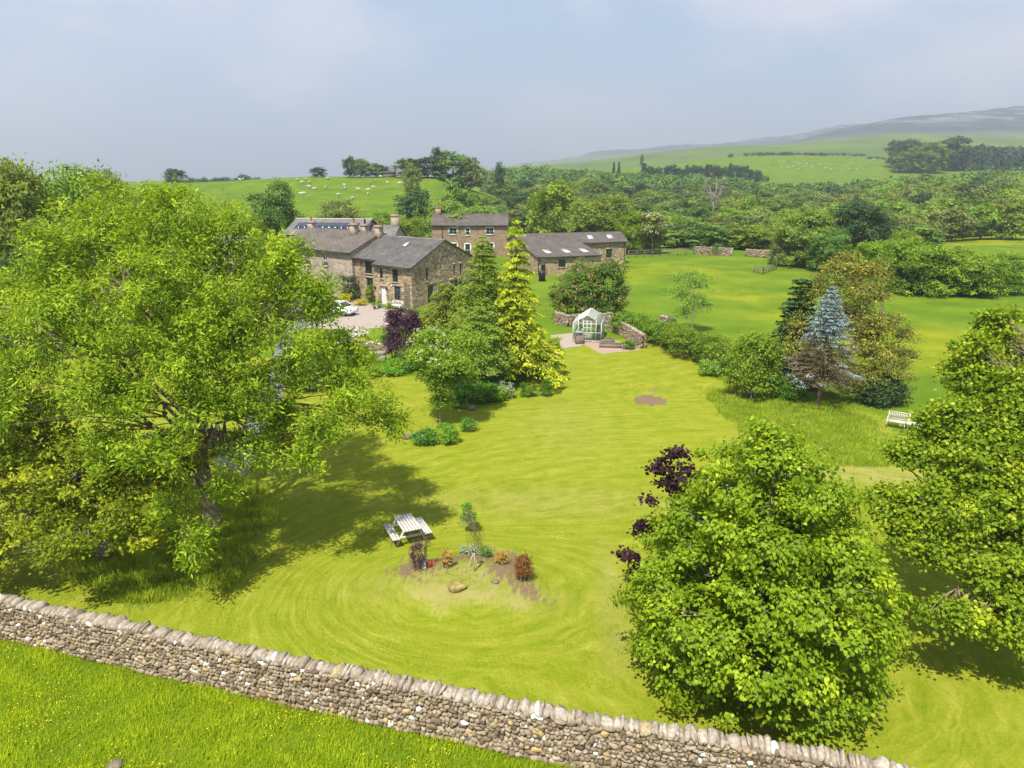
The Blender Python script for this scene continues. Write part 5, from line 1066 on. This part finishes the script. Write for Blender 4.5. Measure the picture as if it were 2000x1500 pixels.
# ------------------------------------------------------------------ grass and flowers one could not count
LT['blade'] = ([(-.045, 0), (.045, 0), (.035, .55), (0, 1)], [0, 0, .04, .22])
def grass(name, label, poly, n, h, mat, seed, wide=1.0, cup=None, cupn=0):
    rs = np.random.RandomState(seed); P = np.array(poly); a, b = P.min(0), P.max(0); X = rs.uniform(a[0], b[0], n * 4); Y = rs.uniform(a[1], b[1], n * 4)
    k = inpoly(X + .35 * np.sin(Y * 1.9) + rs.normal(0, .28, len(X)), Y + .35 * np.sin(X * 1.7) + rs.normal(0, .28, len(X)), poly); X, Y = X[k][:n], Y[k][:n]; n = len(X); pn = np.sin(X * 2.1 + np.sin(Y * 1.7) * 2) * np.cos(Y * 2.6 + np.sin(X * 1.3))
    C = np.stack([X, Y, hgt(X, Y) - .02], 1); th = rs.uniform(0, 6.28, n); N = np.stack([np.cos(th), np.sin(th), rs.uniform(.0, .5, n)], 1)
    T = np.stack([rs.normal(0, .35, n) + .15, rs.normal(0, .35, n), np.ones(n)], 1); s_ = h * rs.uniform(.5, 1.2, n) * (1 + .35 * pn)
    link(name, leaves(name, C, N, T, s_, 'blade', mat, .45 + .14 * pn + rs.normal(0, .17, n)), label=label, cat='grass', kind='stuff')
    if cupn:
        q = rs.choice(n, cupn * 6); w = np.sin(X[q] * .9 + 1) * np.cos(Y[q] * 1.1) + rs.normal(0, .5, len(q)); q = q[np.argsort(-w)[:cupn]]
        C = np.stack([X[q], Y[q], hgt(X[q], Y[q]) + h * rs.uniform(.75, 1.15, len(q))], 1); N = np.array([0, -.2, 1.]) + rs.normal(0, .25, (len(q), 3))
        link(cup[0], leaves(cup[0], C, N, rs.normal(size=(len(q), 3)), rs.uniform(.022, .042, len(q)), 'round', cup[1], np.full(len(q), .5)), label=cup[2], cat='flowers', kind='stuff')
grass('meadow_grass', 'lush foreground field grass in front of the long wall', pxpoly([(-150, 1190), (0, 1222), (600, 1358), (1200, 1496), (1300, 1620), (-250, 1620)]), 110000, .20, M['blade'], 1, 1, ('meadow_buttercups', M['buttercup'], 'tiny yellow buttercups scattered in the foreground field'), 950)
grass('long_grass', 'uncut long grass between the lawn and the blue spruce', LONG, 60000, .30, M['bladelong'], 2, 1, ('cow_parsley', M['daisy'], 'sparse white wildflowers in the uncut grass'), 120)
grass('rough_grass', 'rough grass and weeds round the ash and beech trunks', ROUGH, 45000, .28, M['bladelong'], 3, 1, ('shade_buttercups', M['buttercup'], 'yellow buttercups in the rough grass under the ash'), 260)
grass('verge_grass', 'short fringe of grass along the garden side of the long wall', pxpoly([(-60, 1120), (1750, 1440), (1750, 1475), (-60, 1150)]), 14000, .10, M['blade'], 4)

grass('lawn_grass', 'close mown grass of the garden lawn in front', pxpoly([(-60, 1110), (400, 1020), (700, 930), (1300, 930), (2000, 960), (2050, 1560), (1760, 1480), (1300, 1400), (0, 1160)]), 190000, .07, M['lawnblade'], 6)
# ------------------------------------------------------------------ things in the garden
def picnic():
    x, y = at(797, 1050); r = empty('picnic_table', (x, y, gz(x, y)), R(25), 'weathered pale timber picnic table with two fixed benches on the lawn', 'picnic table')
    m = MB()
    for k in range(6): q = -.335 + k * .134; m.box(q - .058, q + .058, -.78, .78, .70, .74, t=.5)
    m.obj('tabletop', M['whitewood'], r)
    for s in (-1, 1):
        m = MB()
        for k in range(3): q = s * (.70 + k * .115 - .115); m.box(q - .05, q + .05, -.78, .78, .41, .45)
        m.obj('bench_seat', M['whitewood'], r)
    for yy in (-.58, .58):
        m = MB(); m.bar((-.84, yy, .375), (.84, yy, .375), .045, .10); m.bar((-.34, yy, .665), (.34, yy, .665), .045, .09); m.obj('cross_rail', M['whitewood'], r)
        for s in (-1, 1): m = MB(); m.bar((s * .28, yy + .045, .70), (s * .66, yy + .045, 0), .04, .10); m.obj('leg', M['whitewood'], r)
    m = MB(); m.bar((0, -.55, .35), (0, -.1, .68), .04, .08); m.bar((0, .55, .35), (0, .1, .68), .04, .08); m.obj('brace', M['whitewood'], r)
picnic()
def bench(label, x, y, rz, w=1.35, mat=None, cushion=None):
    r = empty('garden_bench', (x, y, gz(x, y)), rz, label, 'bench'); mt = mat or M['benchwood']
    m = MB()
    for k in range(5): m.box(-w / 2 + .05, w / 2 - .05, -.24 + k * .1, -.16 + k * .1, .42, .445)
    m.obj('seat', mt, r); m = MB(); m.bar((-w / 2 + .04, .27, .92), (w / 2 - .04, .27, .92), .04, .07); m.bar((-w / 2 + .04, .25, .52), (w / 2 - .04, .25, .52), .04, .05)
    for k in range(11): q = -w / 2 + .12 + k * (w - .24) / 10; m.bar((q, .252, .53), (q, .272, .90), .05, .018)
    m.obj('backrest', mt, r)
    for s in (-1, 1):
        xx = s * (w / 2 - .03)
        m = MB(); m.bar((xx, -.27, .655), (xx, .25, .655), .06, .035); m.obj('armrest', mt, r)
        m = MB(); m.bar((xx, -.25, 0), (xx, -.25, .64), .055); m.obj('leg', mt, r); m = MB(); m.bar((xx, .25, 0), (xx, .28, .95), .055); m.obj('leg', mt, r)
    if cushion: m = MB(); m.box(-w / 2 + .08, w / 2 - .08, -.22, .2, .447, .54); m.obj('cushion', M['whitepaint'], r)
    return r
bx_, by_ = at(1752, 836); bench('white slatted garden bench facing the lawn beside the oak', bx_, by_, R(-34), 1.2)
def lowtable(label, x, y, rz):
    r = empty('garden_table', (x, y, gz(x, y)), rz, label, 'table'); m = MB()
    for k in range(6): m.box(-.42, .42, -.3 + k * .103, -.21 + k * .103, .42, .45)
    m.obj('tabletop', M['benchwood'], r)
    for a in (-1, 1):
        for b in (-1, 1): m = MB(); m.bar((a * .36, b * .24, 0), (a * .36, b * .24, .419), .05); m.obj('leg', M['benchwood'], r)
tx_, ty_ = at(1779, 840); lowtable('low white slatted table beside the white bench', tx_, ty_, R(-34))
ux, uy = at(1800, 832); bench('second white bench mostly hidden by oak leaves', ux + .6, uy, R(60))
tx_, ty_ = at(775, 603); bench('white cushioned bench against the barn house wall', tx_, ty_ - .3, ANG, 1.7, M['whitepaint'], True)
# greenhouse
def greenhouse():
    A_, B_ = at(1112, 650), at(1175, 660); ang = R(-12)
    x, y = at(1146, 668); r = empty('greenhouse', (x, y, 0), ang, 'small aluminium framed glass greenhouse beside the rubble wall', 'greenhouse'); w, d, e, h = 2.6, 3.6, 1.75, 2.55
    m = MB(); m.box(-w / 2 - .06, w / 2 + .06, -.06, d + .06, 0, .12); m.obj('base', M['lintel'], r)
    f = MB(); b = .052
    for k in range(7):
        yy = d * k / 6
        for s in (-1, 1): f.bar((s * w / 2, yy, .12), (s * w / 2, yy, e), b); f.bar((s * w / 2, yy, e), (0, yy, h), b)
    for z in (.14, .9, e):
        for s in (-1, 1): f.bar((s * w / 2, 0, z), (s * w / 2, d, z), b)
    f.bar((0, -.03, h), (0, d + .03, h), .06)
    for s in (-1, 1): f.bar((s * w / 4, 0, (e + h) / 2), (s * w / 4, d, (e + h) / 2), b * .8)
    for yy in (0, d):
        for q in (-w / 3.2, w / 3.2): f.bar((q, yy, .12), (q, yy, e + (h - e) * (1 - abs(q) / (w / 2))), b)
        for z in (.14, .9, e): f.bar((-w / 2, yy, z), (w / 2, yy, z), b)
    f.obj('frame', M['ghframe'], r)
    dr = MB()
    for q in (-.36, 0, .36): dr.bar((q, -.06, .13), (q, -.06, 2.0), .05)
    for z in (.16, .75, 1.35, 1.98): dr.bar((-.36, -.06, z), (.36, -.06, z), .05)
    dr.obj('door', M['ghframe'], r)
    g = MB()
    for s in (-1, 1): g.poly([(s * w / 2, 0, .12), (s * w / 2, d, .12), (s * w / 2, d, e), (s * w / 2, 0, e)]); g.poly([(s * w / 2, 0, e), (s * w / 2, d, e), (0, d, h), (0, 0, h)])
    for yy in (0, d): g.poly([(-w / 2, yy, .12), (w / 2, yy, .12), (w / 2, yy, e), (0, yy, h), (-w / 2, yy, e)])
    g.obj('glazing', M['clear'], r)
    m = MB(); m.box(w / 2 - .75, w / 2 - .15, .4, d - .3, .72, .76); m.box(-w / 2 + .15, -w / 2 + .7, .4, d - .3, .72, .76)
    for q in (.5, 1.7, d - .4):
        for s in (-1, 1): m.bar((s * (w / 2 - .45), q, .12), (s * (w / 2 - .45), q, .72), .05)
    m.obj('staging', M['whitewood'], r)
    for i, (px_, py_, pm) in enumerate([(.8, .8, 'terracotta'), (.85, 1.7, 'terracotta'), (-.85, 1.2, 'terracotta'), (-.8, 2.3, 'black')]):
        c_, s_ = math.cos(ang), math.sin(ang); wx, wy = x + px_ * c_ - py_ * s_, y + px_ * s_ + py_ * c_
        root = empty('potted_seedling', (wx, wy, .76), 0, ['potted plant nearest the greenhouse door on the right staging', 'second potted plant on the right greenhouse staging', 'potted plant nearer the door on the left greenhouse staging', 'black potted plant deeper in on the left greenhouse staging'][i], 'plant pot')
        q = MB(); q.tube([(0, 0, 0), (0, 0, .2), (0, 0, .24)], [.1, .14, .15], 10); q.obj('pot', M[pm], root)
        crown('foliage', [(0, 0, .42, .18, .18, .18)], 10, 12, .1, 'diamond', M['herb'], 300 + i, .07, parent=root, zmin=.2)
greenhouse()
def bedbox(label, u0, v0, w, d, rz, seed):
    x, y = at(u0, v0); r = empty('raised_bed', (x, y, .01), rz, label, 'planter'); m = MB()
    for a in ((-w / 2, w / 2, -d / 2, -d / 2 + .06), (-w / 2, w / 2, d / 2 - .06, d / 2), (-w / 2, -w / 2 + .06, -d / 2 + .061, d / 2 - .061), (w / 2 - .06, w / 2, -d / 2 + .061, d / 2 - .061)): m.box(*a, 0, .28)
    m.obj('frame', M['post'], r); m = MB(); m.box(-w / 2 + .07, w / 2 - .07, -d / 2 + .07, d / 2 - .07, .02, .22); m.obj('soil', M['soil'], r)
    crown('foliage', [(k, 0, .26, .2, d * .35, .07) for k in np.linspace(-w / 2 + .3, w / 2 - .3, 5)], 24, 9, .08, 'diamond', M['herb'], seed, .06, parent=r, zmin=.2)
bedbox('timber raised bed nearer the greenhouse', 1180, 667, 1.9, .9, R(-8), 1); bedbox('timber raised bed nearer the lawn', 1192, 677, 2.0, 1.0, R(-8), 2)
def boulder(name, label, u, v, r, sc, mat, seed, parent=None, z=0):
    x, y = at(u, v, z); rs = np.random.RandomState(seed); vv, ff = ICO; n_ = vv / np.linalg.norm(vv, axis=1, keepdims=True)
    k = 1 + .16 * np.sin(n_[:, 0] * 3 + seed) * np.cos(n_[:, 1] * 4) + rs.normal(0, .05, len(vv)); P = vv * .92 * k[:, None] * np.array(sc) * r
    o = link(name, quadmesh(name, P, ff, M[mat], smooth=False), label=label, cat='rock', loc=(x, y, gz(x, y) + sc[2] * r * .55)); o.rotation_euler = (0, 0, rs.uniform(-.5, .5)); return o
boulder('boulder', 'big brown boulder standing at the gravel corner before the greenhouse', 1132, 671, .5, (1, .7, 1.0), 'rock', 1)
M['mossrock'] = plain('mossy_rock', (.33, .27, .08), .95, .5, 5, bmp=.9)
boulder('mossy_boulder', 'flat boulder with yellow moss set into the grass mound', 892, 1150, .34, (1.1, .8, .42), 'mossrock', 12, z=.4)
boulder('small_stone', 'small brown stone on the mound right of the mossy boulder', 967, 1142, .16, (1, .7, .4), 'rock', 3, z=.3)
boulder('pale_stone', 'pale rounded stone standing behind the sapling stake', 937, 1107, .15, (.6, .6, 1.1), 'coping', 4, z=.2)
boulder('edging_stone', 'pinkish edging rock at the top of the lawn bed', 797, 856, .35, (1, .7, .5), 'rock', 5)
boulder('edging_stone', 'flat pale rock beside the gravel path end', 1092, 693, .5, (1, .7, .4), 'rock', 6)
boulder('edging_stone', 'reddish rock in the gunnera bed', 921, 800, .32, (1, .8, .6), 'rock', 7)
boulder('field_stone', 'grey stone at the bottom of the foreground field', 226, 1497, .22, (1, .8, .45), 'rock', 8)
# little ornaments in the mulch
def ornament():
    x, y = at(829, 1126); r = empty('white_ornament', (x, y, gz(x, y)), .3, 'small white garden ornament at the foot of the spiky purple shrub', 'ornament')
    m = MB(); m.tube([(0, 0, 0), (0, 0, .05), (0, 0, .1), (0, 0, .2), (0, 0, .26)], [.09, .1, .06, .09, .05], 12); m.obj('body', M['whitepaint'], r, True)
    m = MB(); m.tube([(0, 0, .25), (0, 0, .30), (0, 0, .35), (0, 0, .37)], [.03, .06, .05, .01], 12); m.obj('head', M['whitepaint'], r, True)
    x, y = at(840, 1124); r = empty('red_ornament', (x, y, gz(x, y)), .3, 'shiny red garden ornament beside the white one', 'ornament')
    m = MB(); m.tube([(0, 0, 0), (0, 0, .08), (0, 0, .18), (0, 0, .24)], [.06, .09, .08, .05], 12); m.obj('body', M['red'], r, True)
    m = MB(); m.tube([(.07, 0, .1), (.13, 0, .17), (.15, 0, .25)], [.025, .02, .035], 8); m.obj('spout', M['red'], r, True)
ornament()
def woodseat():
    x, y = at(745, 706); r = empty('log_seat', (x, y, 0), .4, 'grey carved timber seat below the purple tree', 'bench'); m = MB()
    m.tube([(0, 0, 0), (0, 0, .3), (0, 0, .55)], [.5, .42, .46], 12); m.obj('stump', M['barkdead'], r, False); m = MB(); m.tube([(-1.0, .1, .95), (-.5, 0, .72), (.1, 0, .68), (.8, -.05, .85)], [.12, .2, .2, .12], 8); m.obj('seat', M['barkdead'], r, True)
woodseat()
# pots by the barn house door
for i, (u, v, s, lb) in enumerate([(741, 602, .8, 'blue pot plant left of the white door'), (732, 604, .7, 'potted plant furthest left of the white door'), (760, 603, .6, 'small pot right of the white door')]):
    x, y = at(u, v); root = empty('flower_pot', (x, y, .01), 0, lb, 'plant pot'); q = MB(); q.tube([(0, 0, 0), (0, 0, .4 * s), (0, 0, .45 * s)], [.2 * s, .28 * s, .3 * s], 12); q.obj('pot', M['slateblue' if i == 0 else 'terracotta'], root)
    crown('foliage', [(0, 0, .8 * s, .35 * s, .35 * s, .35 * s)], 16, 14, .14, 'diamond', M['elder'], 310 + i, .1, parent=root, zmin=.4)
x, y = at(1057, 548); r = empty('oil_tank', (x, y, 0), .2, 'dark upright tank standing against the barn front', 'tank'); q = MB(); q.tube([(0, -.5, 0), (0, -.5, 1.2), (0, -.5, 1.45), (0, -.5, 1.55)], [.5, .5, .4, .1], 14); q.obj('body', M['black'], r, True); q = MB(); q.tube([(0, -.5, 1.54), (0, -.5, 1.64)], .1, 8); q.obj('cap', M['gutter'], r)
# cars
def car(label, u, v, rz, mat, seed):
    x, y = at(u, v); r = empty('parked_car', (x, y, .015), rz, label, 'car'); L = 4.1; Wc = 1.72
    prof = [(-2.05, .35, .60), (-1.95, .30, .86), (-1.5, .28, .96), (-1.1, .28, 1.0), (-.2, .28, 1.0), (.9, .28, 1.0), (1.7, .28, .98), (2.0, .30, .90), (2.07, .36, .6)]
    def loft(pr, name, mt, wf, parent=r):
        m = MB(); vs = []; K = 8
        for px_, z0, z1 in pr:
            ww = wf(px_); zs = [(-ww * .92, z0), (-ww, z0 + (z1 - z0) * .35), (-ww * .97, z0 + (z1 - z0) * .8), (-ww * .82, z1), (ww * .82, z1), (ww * .97, z0 + (z1 - z0) * .8), (ww, z0 + (z1 - z0) * .35), (ww * .92, z0)]
            vs += [(px_, a, b) for a, b in zs]
        fs = [(i * K + k, (i + 1) * K + k, (i + 1) * K + (k + 1) % K, i * K + (k + 1) % K) for i in range(len(pr) - 1) for k in range(K)] + [tuple(range(K)), tuple((len(pr) - 1) * K + k for k in range(K))[::-1]]
        m.faces(vs, fs); return m.obj(name, mt, parent, True)
    loft(prof, 'body', mat, lambda q: .86 - .06 * (abs(q) / 2.05) ** 4)
    loft([(-1.25, .97, 1.02), (-.55, .97, 1.40), (.2, .97, 1.44), (1.0, .97, 1.42), (1.7, .97, 1.06)], 'window_glass', M['pane'], lambda q: .74)
    loft([(-.55, 1.38, 1.43), (-.2, 1.40, 1.475), (.9, 1.40, 1.47), (1.35, 1.22, 1.30)], 'roof', mat, lambda q: .70)
    m = MB()
    for s in (-1, 1):
        for a, b in (((-1.2, 1.0), (-.5, 1.42)), ((.25, 1.0), (.25, 1.44)), ((1.25, 1.0), (1.2, 1.38))): m.bar((a[0], s * .745, a[1]), (b[0], s * .69, b[1]), .05, .06)
    m.obj('pillars', mat, r)
    for a in (-1.3, 1.28):
        for s in (-1, 1):
            m = MB(); m.tube([(a, s * .66, .31), (a, s * .87, .31)], .31, 18); wv = m.obj('wheel', M['tyre'], r, False); m = MB(); m.tube([(a, s * .865, .31), (a, s * .882, .31)], [.19, .17], 12); m.obj('rim', M['rim'], wv)
    for s in (-1, 1):
        m = MB(); m.box(-2.08, -2.0, s * .62 - .14, s * .62 + .14, .68, .82); m.obj('headlight', M['skyl'], r); m = MB(); m.box(2.02, 2.09, s * .66 - .1, s * .66 + .1, .7, .86); m.obj('tail_light', M['red'], r)
M['carwhite'] = plain('white_car_paint', (.95, .95, .95), .25, .02, spec=.6); M['cardark'] = plain('dark_car_paint', (.04, .045, .055), .25, .1, spec=.6)
car('white hatchback parked on the forecourt, half behind ash leaves', 663, 614, R(155), M['carwhite'], 1)
car('dark car parked behind the white hatchback near the farmhouse', 628, 594, R(150), M['cardark'], 2)
# fences and hurdles
def railfence(label, pts, h, name='rail_fence', step=1.8, rails=3):
    x0, y0 = pts[0]; r = empty(name, (x0, y0, gz(x0, y0)), 0, label, 'fence'); g0 = gz(x0, y0)
    for (xa, ya), (xb_, yb_) in zip(pts[:-1], pts[1:]):
        n_ = max(1, round(math.hypot(xb_ - xa, yb_ - ya) / step))
        for k in range(n_ + 1):
            x = xa + (xb_ - xa) * k / n_ - x0; y = ya + (yb_ - ya) * k / n_ - y0; z = gz(x + x0, y + y0) - g0; m = MB(); m.bar((x, y, z - .1), (x, y, z + h), .11); m.obj('post', M['post'], r)
        m = MB()
        for q in range(rails): zz = h * (.25 + .68 * q / max(1, rails - 1)); m.bar((xa - x0, ya - y0 - .07, gz(xa, ya) - g0 + zz), (xb_ - x0, yb_ - y0 - .07, gz(xb_, yb_) - g0 + zz), .035, .1)
        m.obj('rail', M['post'], r)
railfence('grey timber rail fence between the barn end and the field wall fragment', [(xat(1228, 495, 133), 133.5), (xat(1290, 493, 136), 136), (xat(1356, 490, 139), 139)], 1.3)
railfence('rusty sheep hurdle pen standing in the upper pasture', [at(1472, 532), at(1490, 536), at(1516, 526)], 1.1, 'sheep_hurdle', 1.5)
# ------------------------------------------------------------------ air
m = MB(); m.box(-8000, 8000, -60, 9500, -300, 620); hz = m.obj('haze', None, kind='stuff', label='thin pale summer haze over the far country', cat='haze')
hm = bpy.data.materials.new('haze'); hm.use_nodes = True; hn = hm.node_tree.nodes; hn.clear(); ho = hn.new('ShaderNodeOutputMaterial'); hv = hn.new('ShaderNodeVolumePrincipled')
hv.inputs['Color'].default_value = (.82, .90, 1, 1); hv.inputs['Density'].default_value = .00028; hv.inputs['Anisotropy'].default_value = .2
hm.node_tree.links.new(hv.outputs[0], ho.inputs['Volume']); hz.data.materials.clear(); hz.data.materials.append(hm)

for lst in list(PR.values()) + list(PF.values()):
    for p in lst:
        if not p['_used']:
            for ch in list(p.children): bpy.data.objects.remove(ch)
            bpy.data.objects.remove(p)
